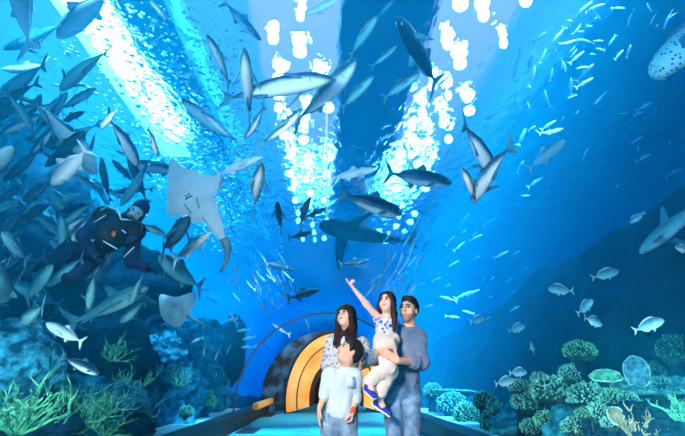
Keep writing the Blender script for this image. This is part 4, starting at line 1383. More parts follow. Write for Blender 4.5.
def table(px, py, rx, d, label, mat, seed=0, thick=.10, tilt=(0, 0), stem_h=.8, ry=.8):
    d = reef_depth(px, rx, d)
    R = rx * d / FPX
    t = coral_root(px, py, d, 'table_coral', label)
    n, m = 48, 8
    vs, fs = [], []
    for s in (1, -1):
        for j in range(m + 1):
            for i in range(n):
                a = 2 * math.pi * i / n; u = j / m
                rr = R * u * (1 + .14 * mnoise.noise(Vector((math.cos(a) * 1.7, math.sin(a) * 1.7, seed))))
                z = .08 * R * u * u + (thick * R * (.5 if s > 0 else -.5)) * (1 - u ** 4 * .7) + .04 * R * mnoise.noise(Vector((math.cos(a) * u * 5, math.sin(a) * u * 5, seed + 4)))
                vs.append((rr * math.cos(a), rr * ry * math.sin(a), z))
    N = n * (m + 1)
    for s in (0, 1):
        for j in range(m):
            for i in range(n):
                q = (s * N + j * n + i, s * N + j * n + (i + 1) % n, s * N + (j + 1) * n + (i + 1) % n, s * N + (j + 1) * n + i)
                fs.append(q[::-1] if s == 0 else q)
    for i in range(n):
        a = m * n + i; b = m * n + (i + 1) % n
        fs.append((a, b, N + b, N + a)[::-1])
    tp = mesh_obj('plate', vs, fs, mat, t)
    tp.rotation_euler = (math.radians(tilt[0]), math.radians(tilt[1]), 0)
    rnd = random.Random(seed); mb = MB(); mb.add(vs, fs)
    bpy.data.objects.remove(tp)
    for k in range(260):
        u = math.sqrt(rnd.random()) * .97; a = rnd.uniform(0, 2 * math.pi)
        rr = R * u * (1 + .14 * mnoise.noise(Vector((math.cos(a) * 1.7, math.sin(a) * 1.7, seed))))
        z = .08 * R * u * u + thick * R * .45 * (1 - u ** 4 * .7)
        mb.ball((rr * math.cos(a), rr * ry * math.sin(a), z), (R * .032, R * .032, R * .05), 5, 4)
    tp = mb.build('plate', mat, t)
    tp.rotation_euler = (math.radians(tilt[0]), math.radians(tilt[1]), 0)
    MB().tube([(0, 0, 0), (0, 0, -stem_h * R * .5), (0, 0, -stem_h * R)], [R * .25, R * .14, R * .2], 10).build('stem', M_ROCK3, t)
    return t
def plate(px, py, rx, ry, d, label, mat, seed=0, face=(-.2, -1, .2), cup=.35):
    """upright leaf-like coral with a curled rim"""
    d = reef_depth(px, rx, d)
    t = coral_root(px, py, d, 'plate_coral', label); m = d / FPX
    n, k_ = 36, 7; vs, fs = [], []
    for s in (0, 1):
        for j in range(k_ + 1):
            for i in range(n):
                a = 2 * math.pi * i / n; u = j / k_
                w = 1 + .12 * mnoise.noise(Vector((math.cos(a) * 2, math.sin(a) * 2, seed)))
                x = rx * m * u * w * math.cos(a); z = ry * m * u * w * math.sin(a)
                y = cup * (rx + ry) / 2 * m * (u * u) * (.6 + .4 * math.sin(a * 2 + seed)) - s * .02 * (1 - .5 * u)
                vs.append((x, y, z))
    N = n * (k_ + 1)
    for s in (0, 1):
        for j in range(k_):
            for i in range(n):
                q = (s * N + j * n + i, s * N + j * n + (i + 1) % n, s * N + (j + 1) * n + (i + 1) % n, s * N + (j + 1) * n + i)
                fs.append(q if s else q[::-1])
    for i in range(n):
        a = k_ * n + i; b = k_ * n + (i + 1) % n
        fs.append((a, b, N + b, N + a))
    o = mesh_obj('leaf', vs, fs, mat, t)
    o.rotation_euler = Vector(face).to_track_quat('-Y', 'Z').to_euler()
    rim = MB(); rim.tube([vs[k_ * n + i % n] for i in range(n + 1)], .012 + .006 * rx * m, 6).build('rim', M_C_PALE, o)['label'] = 'pale curled rim'
    MB().tube([(0, .03, -.2 * ry * m), (0, .05, -ry * m * .9), (0, .06, -ry * m * 1.5)], [rx * m * .16, rx * m * .2, rx * m * .3], 8).build('stem', M_ROCK3, t)
    return t
# left side corals
staghorn(16, 410, 30, 4.2, 'big green staghorn coral in the bottom left corner', M_C_GREEN, 18, 1)
staghorn(78, 412, 27, 4.5, 'green staghorn thicket on the low blue rock', M_C_GREEN, 22, 2, .9, .020)
staghorn(103, 402, 17, 4.6, 'smaller green staghorn touching the thicket on its right', M_C_TEAL, 16, 3, .9, .022)
staghorn(112, 350, 14, 4.9, 'yellow-green branching coral on the dark hollowed rock', M_C_GREEN, 12, 4, .8, .022)
staghorn(130, 382, 15, 4.9, 'olive branching coral between thicket and crusted blue rock', M_C_GREEN, 14, 5, .9, .024)
staghorn(178, 376, 13, 6.2, 'dim green branching coral on the teal rock', M_C_TEAL, 12, 6, .9, .026)
bush(204, 402, 11, 6.4, 'bright green soft coral at the pale ledge of the left kerb', M_C_BRIGHT, 7, 1.1, .2, M_C_BRIGHT)
bush(186, 412, 8, 6.0, 'small green soft coral left of the bright green one', M_C_TEAL, 8)
bush(50, 386, 12, 4.9, 'small teal coral head between staghorn and boulder', M_C_TEAL, 9)
# right side corals
bush(580, 352, 16, 5.6, 'round green coral standing alone above the coral heads', M_C_GREEN, 11, .72, .10, M_C_GREEN)
bush(572, 376, 13, 5.6, 'teal coral stump under the round green coral', M_C_TEAL, 12, .9)
bush(553, 392, 22, 5.4, 'wide teal coral head left of the leaf-shaped plate coral', M_C_TEAL, 13, .7)
bush(529, 404, 18, 5.6, 'teal coral head at the left slope of the right reef', M_C_TEAL, 14, .7)
bush(588, 398, 20, 5.2, 'teal coral head under the leaf-shaped plate coral', M_C_TEAL, 15, .75)
bush(612, 400, 15, 5.0, 'dark green coral head left of the table coral', M_C_GREEN, 16, .8)
bush(552, 422, 17, 4.9, 'green knobby coral head at the bottom between the blue rocks', M_C_GREEN, 17, .75)
bush(577, 428, 15, 4.8, 'small green coral head at the bottom left of the teal rock', M_C_TEAL, 18, .8)
bush(502, 424, 22, 5.4, 'bright green dome coral at the bottom edge', M_C_GREEN, 19, .85, .11)
bush(452, 406, 15, 7.2, 'pale teal coral head nearest the right kerb', M_C_TEAL, 20, .9)
bush(468, 416, 15, 6.6, 'green coral head under the pale table coral', M_C_GREEN, 21, .9)
bush(485, 402, 13, 6.8, 'small teal coral head right of the pale table coral', M_C_TEAL, 22, .8)
bush(433, 392, 10, 8.2, 'distant teal coral beside the man', M_C_TEAL, 23, .9)
bush(440, 424, 11, 6.4, 'dim blue coral at the foot of the right kerb', M_C_BLUE, 24, .8)
bush(674, 352, 15, 5.6, 'dark green bushy coral at the right edge above the table', M_C_DARK, 25, 1.15, .13, M_C_TEAL)
bush(652, 374, 13, 5.6, 'dim green coral behind the upright blue plate', M_C_DARK, 26, .9, .13, M_C_TEAL)
table(455, 394, 24, 7.4, 'pale table coral over the right kerb corals', M_C_TEAL, 31, .12, (-6, 3), .9)
table(655, 388, 42, 5.2, 'large pale turquoise table coral at the right edge', M_C_TURQ, 32, .16, (11, -5), .5, .8)
plate(606, 375, 14, 7, 5.1, 'leaf-shaped green plate coral in the middle of the right reef', M_C_GREEN, 33, (-.3, -.8, .7), .3)
plate(636, 371, 11, 15, 5.2, 'upright curled pale blue plate coral', M_C_BLUE, 34, (-.75, -1, .25), .5)
plate(616, 415, 7, 8, 4.4, 'cream striped shell-like coral at the bottom of the right reef', M_C_CREAM, 35, (-.3, -1, .3), .5)
plate(657, 415, 7, 10, 4.4, 'pale yellow leaf coral under the table coral', M_C_CREAM, 36, (.1, -1, .2), .35)
staghorn(637, 428, 14, 4.3, 'cream staghorn coral at the bottom right', M_C_CREAM, 16, 37, .9, .05)
staghorn(684, 412, 14, 4.3, 'pale green staghorn at the right edge', M_C_GREEN, 14, 38, 1.1, .05)
bush(660, 382, 9, 5.0, 'pale knob coral on the table coral', M_C_TEAL, 39, .6)
bush(628, 399, 10, 4.8, 'small teal coral head under the left rim of the table coral', M_C_TEAL, 40, .8)
bush(598, 414, 13, 4.7, 'teal coral head on the bottom rock left of the cream shell', M_C_TEAL, 41, .8)
bush(533, 429, 13, 4.9, 'dark teal coral head at the bottom edge right of the bright dome', M_C_TEAL, 42, .8)
bush(470, 432, 12, 5.4, 'dim teal coral at the bottom edge by the right kerb', M_C_TEAL, 43, .8)
bush(519, 388, 11, 6.2, 'small dim coral above the left slope of the right reef', M_C_TEAL, 44, .8)
bush(618, 389, 8, 5.2, 'pale blue coral tuft left of the upright blue plate', M_C_BLUE, 45, .8)
bush(612, 424, 11, 4.5, 'small dark teal coral at the bottom edge under the cream shell', M_C_TEAL, 46, .8)
bush(585, 414, 9, 4.7, 'tiny teal coral knob between the bottom coral heads', M_C_GREEN, 47, .8)
bush(640, 407, 9, 4.7, 'dim teal coral in the shade of the table coral', M_C_TEAL, 48, .7)
bush(540, 380, 10, 6.0, 'dim teal coral on the ridge foot behind the coral heads', M_C_TEAL, 49, .8)
bush(598, 384, 9, 5.5, 'small teal coral behind the leaf-shaped plate coral', M_C_TEAL, 50, .8)
staghorn(46, 420, 16, 4.6, 'low green staghorn at the bottom edge between corner and thicket', M_C_TEAL, 14, 51, .9, .022)
staghorn(104, 424, 15, 5.6, 'green staghorn at the bottom edge under the thicket', M_C_GREEN, 14, 52, .9, .022)
staghorn(142, 408, 14, 7.0, 'dim green staghorn between thicket and kerb ledge', M_C_TEAL, 14, 53, .9, .024)
staghorn(62, 392, 13, 5.4, 'small green staghorn behind the thicket by the boulder', M_C_GREEN, 13, 54, .9, .022)
# ---------------------------------------------------------------- the big fish, one by one: head pixel, tail pixel, true length
J, PA, DK, TE = (M_JACK, M_FIN), (M_PALE, M_FIN_P), (M_DARK, M_FIN_D), (M_TEAL, M_FIN)
BIG = [
 # kind, (material, fin), head, tail, length, lev, roll, bend, label
 ('jack', J, (333, 81), (216, 91), 1.15, .4, -30, .10, 'large blue-backed jack with pinkish belly swimming right across the lamp glow'),
 ('slim', J, (244, 48), (250, 118), .95, .8, 0, .0, 'blunt-headed blue fish pointing up behind the tail of the large jack'),
 ('slim', J, (243, 138), (271, 106), .85, .5, 0, .15, 'blue fish diving below the large jack, its tail raised'),
 ('slim', J, (205, 35), (237, 86), .85, .7, 0, -.15, 'round-nosed blue fish angling up to the glints left of the large jack'),
 ('jack', J, (183, 98), (238, 149), 1.05, .5, 25, .12, 'blue jack with white belly heading up left above the stingray'),
 ('slim', J, (262, 40), (219, 0), .95, .7, 20, -.12, 'blue fish coming down from the top edge left of the lamps'),
 ('slim', PA, (304, 14), (348, -4), .8, .5, 0, .1, 'pale slim fish at the top edge under the left lamps'),
 ('jack', J, (355, 58), (301, 126), 1.1, .6, 0, -.1, 'blue jack with pink belly rising right beside the nose of the large jack'),
 ('slim', J, (299, 107), (268, 149), .8, .6, 0, -.2, 'curved blue fish rising right under the large jack'),
 ('slim', PA, (263, 157), (212, 174), .9, .4, 0, .1, 'pale fish just right of the stingray wing, nose up right'),
 ('slim', J, (263, 163), (251, 208), .85, .7, 0, .05, 'blue fish hanging nose up right of the white stingray'),
 ('slim', J, (397, 16), (438, 87), 1.1, .8, 150, .0, 'dark blue fish with white belly patches angled across the dark roof beam'),
 ('jack', TE, (378, 17), (346, 56), .8, .6, 0, .1, 'teal fish near the top left of the white-patched dark fish'),
 ('slim', TE, (397, 46), (370, 68), .7, .5, 0, .0, 'thin teal fish just left of the white-patched dark fish'),
 ('jack', TE, (420, 74), (380, 98), .8, .5, 0, .1, 'teal fish just below the tail of the white-patched dark fish'),
 ('jack', TE, (374, 77), (338, 108), .8, .5, 0, .1, 'teal fish near the nose of the pink-bellied rising jack'),
 ('slim', TE, (394, -1), (377, 18), .7, .5, 0, .0, 'teal fish cut off by the top edge above the dark beam'),
 ('slim', PA, (376, 169), (329, 178), .9, .3, 0, .05, 'pale slim fish level among the lamp streaks above the family'),
 ('jack', J, (451, 183), (386, 172), 1.05, .3, 20, .1, 'blue fish swimming right in front of the right lamp streaks'),
 ('jack', J, (402, 214), (340, 193), 1.05, .3, 20, .08, 'white-bellied blue fish nosing down right above the dark shark'),
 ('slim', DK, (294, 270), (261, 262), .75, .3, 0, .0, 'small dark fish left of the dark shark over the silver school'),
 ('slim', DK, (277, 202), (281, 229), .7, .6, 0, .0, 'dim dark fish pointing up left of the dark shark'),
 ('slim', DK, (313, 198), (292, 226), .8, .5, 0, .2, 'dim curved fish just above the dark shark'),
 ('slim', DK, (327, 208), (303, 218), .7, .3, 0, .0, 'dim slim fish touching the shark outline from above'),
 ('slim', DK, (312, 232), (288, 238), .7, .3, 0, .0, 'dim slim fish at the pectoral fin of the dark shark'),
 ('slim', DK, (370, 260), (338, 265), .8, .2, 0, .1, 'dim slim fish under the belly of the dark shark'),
 ('slim', DK, (320, 290), (284, 298), 1.6, .3, 0, .15, 'long dim fish over the crown of the tunnel ring'),
 ('jack', J, (496, 176), (462, 120), .95, .5, 0, .0, 'blue fish diving right, upper one of the trio right of the lamps'),
 ('jack', J, (476, 202), (497, 141), .95, .5, 0, -.2, 'curved blue fish with raised tail, rightmost of the trio right of the lamps'),
 ('slim', J, (461, 168), (481, 203), .75, .5, 0, -.1, 'blue fish facing up left, lowest of the trio right of the lamps'),
 ('jack', PA, (565, 140), (527, 170), 1.0, .5, 20, .0, 'silver-bellied fish nosing up right on the open blue water'),
 # left side
 ('jack', (M_WSHARK, M_FIN_P), (4, -62), (40, 56), 1.3, .1, -90, .1, 'pale pinkish fish leaving the top left corner, tail fin spread'),
 ('jack', (M_WSHARK, M_FIN_P), (57, 38), (113, -12), 1.1, .3, -75, .0, 'white-bellied fish diving in from the top edge over the skylight'),
 ('slim', TE, (2, 48), (70, 28), 1.2, .4, 0, .1, 'cyan fish behind the pinkish tail fin at the top left'),
 ('jack', TE, (62, 92), (103, 43), 1.0, .5, 20, -.1, 'blue-green fish beside the skylight with tail up right'),
 ('slim', PA, (0, 67), (54, 72), 1.0, .3, 0, .25, 'thin pale arched fish under the pinkish tail fin'),
 ('jack', TE, (-4, 100), (47, 62), 1.1, .4, 0, .0, 'dark-backed teal fish at the left edge, tail up right'),
 ('jack', (M_WSHARK, M_FIN), (93, 176), (42, 90), 1.1, .3, -75, .14, 'large white-bellied fish plunging down at left of the skylight'),
 ('jack', (M_WSHARK, M_FIN_P), (52, 185), (88, 148), .8, .3, -60, .0, 'pale mottled fish below the belly of the large plunging fish'),
 ('jack', (M_WSHARK, M_FIN_P), (12, 146), (-30, 196), 1.0, .3, -60, .0, 'white snout of a fish poking in from the left edge'),
 ('jack', J, (136, 166), (115, 114), .85, .5, 0, .15, 'blue fish dropping down at the lower end of the skylight'),
 ('slim', J, (158, 156), (148, 126), .6, .6, 0, .0, 'slim blue fish hanging above the fish behind the stingray'),
 ('jack', J, (130, 161), (190, 176), .95, .3, 20, .1, 'blue-backed fish swimming left, half hidden by the white stingray'),
 ('jack', PA, (101, 128), (118, 108), .5, .5, 0, .0, 'small white fish piece in front of the skylight'),
 ('jack', TE, (12, 283), (64, 306), .9, .3, 0, -.1, 'bright blue jack swimming left below the diver fins'),
 ('jack', TE, (8, 298), (-16, 258), .8, .5, 0, .0, 'teal fish nosing down at the left edge beside the bright blue jack'),
 ('jack', PA, (46, 323), (84, 343), .62, .3, 0, .0, 'pale turquoise jack swimming left over the round boulder'),
 ('jack', J, (98, 374), (66, 356), .6, .5, 0, .3, 'plump blue jack with raised back fin above the staghorn thicket'),
 ('slim', TE, (31, 132), (14, 91), .8, .5, 0, .2, 'teal fish bent downwards near the left edge under the dark-backed fish'),
 ('slim', TE, (49, 126), (37, 100), .6, .5, 0, .1, 'short teal fish left of the large plunging fish'),
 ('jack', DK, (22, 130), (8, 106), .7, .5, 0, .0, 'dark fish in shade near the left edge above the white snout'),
 ('slim', TE, (61, 148), (50, 128), .6, .5, 0, .1, 'small teal fish left of the white belly of the plunging fish'),
 ('slim', PA, (210, 233), (173, 260), .8, .4, 0, .0, 'pale green slim fish under the stingray tail pointing up right'),
 ('jack', TE, (160, 255), (197, 289), .9, .4, 0, .1, 'blue fish with white back edge facing up left above the small ray'),
 ('jack', DK, (189, 217), (162, 252), .8, .5, 0, .0, 'dark fish under the white stingray, nose up right'),
 ('jack', TE, (120, 322), (146, 300), .6, .4, 0, .0, 'pale teal fish under the grey guitar shark'),
 ('jack', TE, (166, 236), (139, 222), .6, .4, 0, .1, 'teal fish between diver hood and stingray'),
 ('jack', TE, (64, 236), (30, 208), .9, .4, 0, .1, 'green-teal fish behind the diver back'),
 ('jack', TE, (6, 196), (44, 228), .9, .4, 0, .1, 'blue fish facing up left below the white snout'),
 ('jack', TE, (48, 190), (84, 226), 1.0, .4, 0, -.1, 'blue fish facing up left over the diver shoulder'),
 ('jack', DK, (22, 200), (56, 182), .9, .4, 0, .1, 'dark round fish under the pale mottled fish'),
 ('jack', TE, (96, 190), (70, 170), .7, .4, 0, .1, 'blue fish right under the snout of the plunging fish'),
 ('slim', PA, (103, 186), (128, 202), .7, .4, 0, .1, 'thin silver-green fish above the diver hood'),
 ('jack', TE, (2, 232), (28, 262), .8, .4, 0, .0, 'teal fish at the left edge level with the diver knees'),
 ('jack', DK, (88, 330), (64, 312), .7, .4, 0, .0, 'dark fish between the turquoise jack and the guitar shark'),
 ('jack', TE, (22, 320), (44, 306), .55, .4, 0, .0, 'teal fish under the tail of the bright blue jack'),
 ('jack', J, (167, 21), (146, -6), .7, .5, 0, .1, 'dark blue fish at the top edge right of the wide beam'),
 ('slim', PA, (148, 100), (139, 74), .45, .5, 0, .1, 'thin white fish over the wide blue beam'),
]
for kind, (m, fn), h, t, Ln, lev, roll, bend, label in BIG:
    _px = math.hypot(h[0] - t[0], h[1] - t[1])
    put_fish(kind, m, fn, h, t, Ln * min(1.0, max(.55, _px / 72)), label, 'fish', lev, roll, bend, *((1.3, 1.45) if 'plunging down' in label else (1.15, 1.2)))
# sharks
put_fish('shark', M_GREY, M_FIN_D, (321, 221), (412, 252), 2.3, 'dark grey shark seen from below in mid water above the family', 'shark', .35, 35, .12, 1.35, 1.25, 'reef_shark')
put_fish('shark', M_SHARK, M_FIN, (640, 253), (722, 186), 1.0, 'pale-bellied shark entering from the right edge before the rock ridge', 'shark', .3, 0, .0, 1.0, 1.15, 'reef_shark')
put_fish('shark', M_SHARK, M_FIN, (141, 289), (84, 321), 1.2, 'small grey guitar shark resting below the diver', 'shark', .3, 20, -.15, 1.3, 1.0, 'guitar_shark')
put_fish('grouper', M_GROUP, M_FIN, (650, 76), (765, -22), 1.25, 'huge spotted grouper head coming in at the upper right edge', 'grouper', .3, 20, .0, 1.0, 1.0, 'giant_grouper')
# breams before the dark ridge
for h, t, Ln, label in [
 ((619, 271), (591, 278), .36, 'bright bream facing right alone before the dark ridge'),
 ((548, 289), (574, 291), .36, 'bright bream facing left before the dark ridge'),
 ((593, 300), (577, 314), .32, 'bream with nose up right below the bright right-facing bream'),
 ((602, 325), (584, 317), .30, 'bream nosing down right above the round green coral'),
 ((664, 320), (633, 331), .29, 'largest bream facing right above the table coral'),
 ((525, 326), (508, 331), .34, 'bream before the ridge tip facing right'),
 ((531, 344), (534, 352), .34, 'bream seen head on before the dark ridge'),
 ((527, 372), (509, 373), .30, 'upper of the two breams over the coral heads facing right'),
 ((514, 380), (495, 384), .30, 'lower of the two breams over the coral heads facing right'),
 ((630, 223), (645, 212), .20, 'pale bream on the skyline of the rock ridge'),
 ((675, 247), (692, 252), .16, 'pale bream at the right edge under the pale-bellied shark'),
 ((484, 318), (470, 322), .34, 'small pale bream left of the ridge tip')]:
    put_fish('bream', M_BREAM, M_FIN_Y if 'alone' in label else M_FIN_P, h, t, Ln, label, 'fish', .2, 0, 0.0, name='bream')
# ---------------------------------------------------------------- stingrays
M_RAYB = pbr('ray_belly', (0.90, 0.74, 0.74), 0.7, 0.2, (0.74, 0.62, 0.64), scale=7, detail=5, bump=.1, bscale=20)
M_RAYT = pbr('ray_back', (0.16, 0.22, 0.24), 0.7, 0.2, (0.26, 0.33, 0.34), scale=6)
def stingray(outline, d, label, belly, back, tail_px, face_px, seed, lift=.25, name='stingray', slits=True):
    """ray seen from below: outline in pixels (clockwise), depth d, wings bent away from the viewer by lift"""
    P = [Vector(p) for p in smooth_outline(outline, 5)]
    n = len(P)
    cx = sum(p.x for p in P) / n; cy = sum(p.y for p in P) / n
    c = at(cx, cy, d); m = d / FPX
    ex = (RC @ Vector((1, 0, 0))); ey = (RC @ Vector((0, 1, 0))); ez = (RC @ Vector((0, 0, 1)))
    t = empty(name, c, label, 'stingray')
    span = max((p - Vector((cx, cy))).length for p in P) * m
    rings = 8
    def surf(px, py, u, side):
        x, y = (px - cx) * m, -(py - cy) * m
        q = math.hypot(x, y) / span
        z = -lift * span * q * q + .05 * span * math.sin(x / span * 4 + seed) * q
        th = (.13 * span) * (1 - u ** 2.2) + .006
        return ex * x + ey * y + ez * (z + (th * .45 if side else -th))
    for side, nm, mat in ((1, 'belly', belly), (0, 'back', back)):
        vs = [surf(cx, cy, 0, side)]; fs = []
        for j in range(1, rings + 1):
            u = j / rings
            for p in P:
                vs.append(surf(cx + (p.x - cx) * u, cy + (p.y - cy) * u, u, side))
        for i in range(n):
            i2 = (i + 1) % n
            f = (0, 1 + i2, 1 + i)
            fs.append(f if side else f[::-1])
            for j in range(rings - 1):
                a = 1 + j * n
                q = (a + i, a + i2, a + n + i2, a + n + i)
                fs.append(q if side else q[::-1])
        o = mesh_obj(nm, vs, fs, mat, t)
        if side: bel = o
    def on(px, py, k=1.0):
        q = Vector((px - cx, py - cy)).length
        return surf(px, py, min(1, q * m / span * 1.05), 1) + ez * .004
    # tail
    pts = [on(*tail_px[0]) - ez * .03]
    for (px, py) in tail_px[1:]:
        pts.append(ex * (px - cx) * m - ey * (py - cy) * m - ez * (.02 + lift * span * .6))
    MB().tube(pts, [.045 * span * 2.0 * (1 - .85 * k / (len(pts) - 1)) for k in range(len(pts))], 8).build('tail', back, t)
    if face_px:
        (mx_, my_), (dx, dy) = face_px
        dv = Vector((dx, dy)).normalized(); sv = Vector((-dv.y, dv.x))
        mth = MB()
        mth.tube([on(*(Vector((mx_, my_)) + sv * s_ * 4 + dv * (1 - s_ * s_) * .8)) for s_ in (-1, -.5, 0, .5, 1)], .012 * span, 6)
        mth.build('mouth', M_FIN_D, bel)
        for s_ in (-1, 1):
            mb = MB()
            mb.tube([on(*(Vector((mx_, my_)) + dv * 3.2 + sv * s_ * q)) for q in (1.0, 2.4)], .014 * span, 6)
            mb.build('nostril', M_FIN_D, bel)
            if slits:
                for k in range(5):
                    a = Vector((mx_, my_)) - dv * (4.5 + 2.3 * k) + sv * s_ * (5.5 - .45 * k)
                    MB().tube([on(*a), on(*(a + sv * s_ * 2.4 + dv * .6))], .008 * span, 5).build('gill_slit', M_FIN_D, bel)
    return t
stingray([(165, 158), (180, 166), (203, 174), (222, 177), (221, 186), (214, 199), (218, 206), (219, 212), (223, 230), (222, 241), (214, 236), (204, 222), (196, 223), (188, 222), (186, 217), (176, 216), (165, 214), (165, 190)],
         5.6, 'large white-bellied stingray seen from below beside the diver', M_RAYB, M_RAYT, [(222, 238), (226, 250), (224, 262), (218, 274)], ((190, 198), (-.5, -1)), 1.0, .22)
stingray([(159, 295), (176, 297), (193, 293), (193, 306), (187, 316), (179, 327), (170, 325), (161, 318), (158, 306)],
         7.3, 'small pale stingray low between the reef rocks', M_RAYB, M_RAYT, [(186, 316), (196, 322), (204, 327)], ((174, 306), (-.3, -1)), 2.0, .2)

# ---------------------------------------------------------------- diver
M_WET = pbr('wetsuit_navy', (0.006, 0.016, 0.055), 0.7, 0.25, (0.012, 0.030, 0.09), scale=6, bump=.2, bscale=30)
M_HOOD = pbr('hood_navy', (0.003, 0.010, 0.05), 0.75, 0.2, (0.006, 0.018, 0.075), scale=9)
M_BCD = pbr('vest_black', (0.004, 0.006, 0.016), 0.6, 0.3, (0.012, 0.016, 0.030), scale=10, bump=.25, bscale=24)
M_SKIRT = pbr('mask_skirt', (0.22, 0.32, 0.36), 0.3, 0.5)
M_LENS = pbr('mask_lens', (0.04, 0.16, 0.22), 0.05, 0.9)
M_HOSE = pbr('hose_pale', (0.50, 0.66, 0.60), 0.5, 0.3)
M_HOSED = pbr('hose_black', (0.01, 0.012, 0.02), 0.5, 0.4)
M_YEL = pbr('strap_yellow', (0.85, 0.56, 0.22), 0.5, 0.3)
M_WHT = pbr('strap_white', (0.72, 0.78, 0.84), 0.5, 0.3)
M_RED = pbr('tag_orange', (0.80, 0.14, 0.05), 0.5, 0.3)
M_TANK = pbr('tank_steel', (0.10, 0.14, 0.20), 0.35, 0.6, metal=.6)
def build_diver():
    D0 = 4.9
    def A(px, py, dd=0.0): return np.array(at(px, py, D0 + dd))
    root = empty('diver', at(100, 236, D0), 'scuba diver in navy wetsuit and hood swimming above the left reef', 'person')
    def mv(o):
        o.location = -root.location
        return o
    head = A(138, 211, -.15)
    face = unit(A(124, 219, -.62) - head)
    H = Head(head, face, 1.0, tuple(unit(A(142, 200) - A(112, 236))))
    neck = A(126, 222, -.02)
    shL, shR = A(134, 231, -.08), A(104, 217, -.02)     # arm toward the right of the photo, arm toward the left
    elL, wrL = A(132, 261, -.22), A(146, 268, -.38)
    elR, wrR = A(83, 236, -.28), A(91, 252, -.48)
    hipL, hipR = A(92, 258, .12), A(76, 247, .18)
    knL, anL = A(72, 276, -.05), A(62, 262, .55)
    knR, anR = A(46, 268, .10), A(22, 262, .55)
    B = Body(.04)
    H.skull(B, neck)
    B.limb(neck, (shL + shR) / 2, .07, .11); B.limb(shL, shR, .085, .085)
    ch = A(107, 234, -.02); wa = A(90, 248, .08)
    B.ell(ch, (.17, .16, .16)); B.limb(ch, wa, .155, .135); B.limb(hipL, hipR, .12, .12)
    for s_, e_, w_ in ((shL, elL, wrL), (shR, elR, wrR)):
        B.limb(s_, e_, .082, .064); B.limb(e_, w_, .064, .048)
    for h_, k_, a_ in ((hipL, knL, anL), (hipR, knR, anR)):
        B.limb(h_, k_, .130, .090); B.limb(k_, a_, .090, .060)
    hand(B, wrL, A(158, 270, -.45) - wrL, A(150, 280, -.4) - wrL, A(152, 262, -.6) - wrL, 1.05, (.3, .3, .35, .4), .3)
    hand(B, wrR, A(97, 262, -.5) - wrR, A(103, 254, -.4) - wrR, A(94, 248, -.7) - wrR, 1.05, (.5, .5, .5, .5), .3)
    fpos = H
    def paint(c):
        q = (c - H.c) @ H.R / H.s
        f_ = (q[:, 1] > .045) & (q[:, 1] < .13) & (np.abs(q[:, 0]) < .055) & (q[:, 2] < .05) & (q[:, 2] > -.10)
        return np.where(f_, 1, 0)
    mv(body_obj('body', B, .010, [M_WET, M_SKIN_M], root, .004, 9, paint=paint))
    B = Body(.03)
    H.ell(B, (0, -.014, .034), (.088, .108, .098)); H.ell(B, (0, -.01, -.04), (.085, .085, .10))
    B.limb(H.w(0, -.02, -.06), neck, .088, .098)
    H.ell(B, (0, .13, -.012), (.060, .095, .080), .012, True)
    mv(body_obj('hood', B, .008, M_HOOD, root))
    # mask: skirt, two lenses, strap
    B = Body(.015)
    H.ell(B, (0, .085, .012), (.072, .040, .046)); H.ell(B, (0, .10, -.02), (.022, .032, .03))
    for e in (-1, 1): H.ell(B, (e * .031, .135, .014), (.026, .03, .026), .006, True)
    mask = mv(body_obj('mask', B, .006, M_SKIRT, root))
    for e in (-1, 1):
        l = MB().ball(H.w(e * .031, .106, .014), (.027, .027, .008), 12, 6, Matrix(np.stack([H.r, H.u, H.f], 1).tolist())).build('lens', M_LENS, mask)
    st = MB().tube([H.w(.092 * math.cos(a), -.012 + .112 * math.sin(a) * (1 if math.sin(a) < 0 else .75), .022) for a in np.linspace(math.pi * .9, math.pi * 2.1, 16)], .010, 6).build('strap', M_WHT, mask)
    # regulator and hoses
    B = Body(.01)
    H.ell(B, (0, .115, -.068), (.034, .030, .028)); H.limb(B, (-.05, .10, -.068), (.05, .10, -.068), .016, .016)
    mv(body_obj('regulator', B, .006, M_HOSED, root))
    mv(MB().tube([H.w(-.05, .10, -.068), A(121, 219, -.55), A(118, 210, -.34), A(108, 206, -.2), A(98, 212, -.05), A(94, 218, .1)], .010, 8).build('hose', M_HOSE, root))['label'] = 'pale breathing hose'
    mv(MB().tube([H.w(.05, .10, -.068), A(143, 226, -.5), A(139, 240, -.35), A(124, 246, -.28)], .013, 8).build('hose', M_HOSED, root))
    # buoyancy vest with straps
    B = Body(.05)
    B.ell(ch, (.195, .185, .185)); B.limb(ch, wa, .178, .165); B.limb(shL, shR, .10, .10)
    for s_ in (shL, shR): B.limb(s_, ch, .10, .12)
    B.limb(neck, neck + (neck - ch) * .5, .09, .10, cut=True, k=.02)
    vest = mv(body_obj('vest', B, .010, M_BCD, root, .010, 11))
    def strap(nm, a, b, w_, m, par=root, off=.20):
        a, b = np.array(a), np.array(b)
        o = MB().tube([a, (a + b) / 2 + unit(np.array(CAM) - a) * .01, b], w_, 6).build(nm, m, par)
        if par is root: mv(o)
        return o
    strap('chest_strap', A(103, 241, -.27), A(117, 249, -.27), .007, M_WHT)['label'] = 'white lettered chest strap'
    strap('shoulder_strap', A(91, 224, -.20), A(106, 215, -.22), .006, M_WHT)
    strap('shoulder_strap', A(124, 257, -.26), A(134, 247, -.27), .006, M_WHT)
    strap('clip', A(122, 230, -.28), A(126, 233, -.28), .007, M_WHT)
    mv(MB().ball(A(114, 234, -.27), (.024, .024, .034), 8, 6).build('dump_valve', M_RED, root))['label'] = 'orange dump valve'
    for a, b, m, nm in (((73, 236, -.30), (78, 241, -.33), M_YEL, 'wrist_computer'), ((87, 242, -.36), (94, 240, -.38), M_WHT, 'arm_band'), ((77, 254, .02), (83, 259, .0), M_YEL, 'buckle'), ((66, 246, .10), (72, 251, .06), M_WHT, 'leg_strap')):
        strap(nm, A(*a), A(*b), .018 if m is M_YEL else .009, m)
    B = Body(.02)
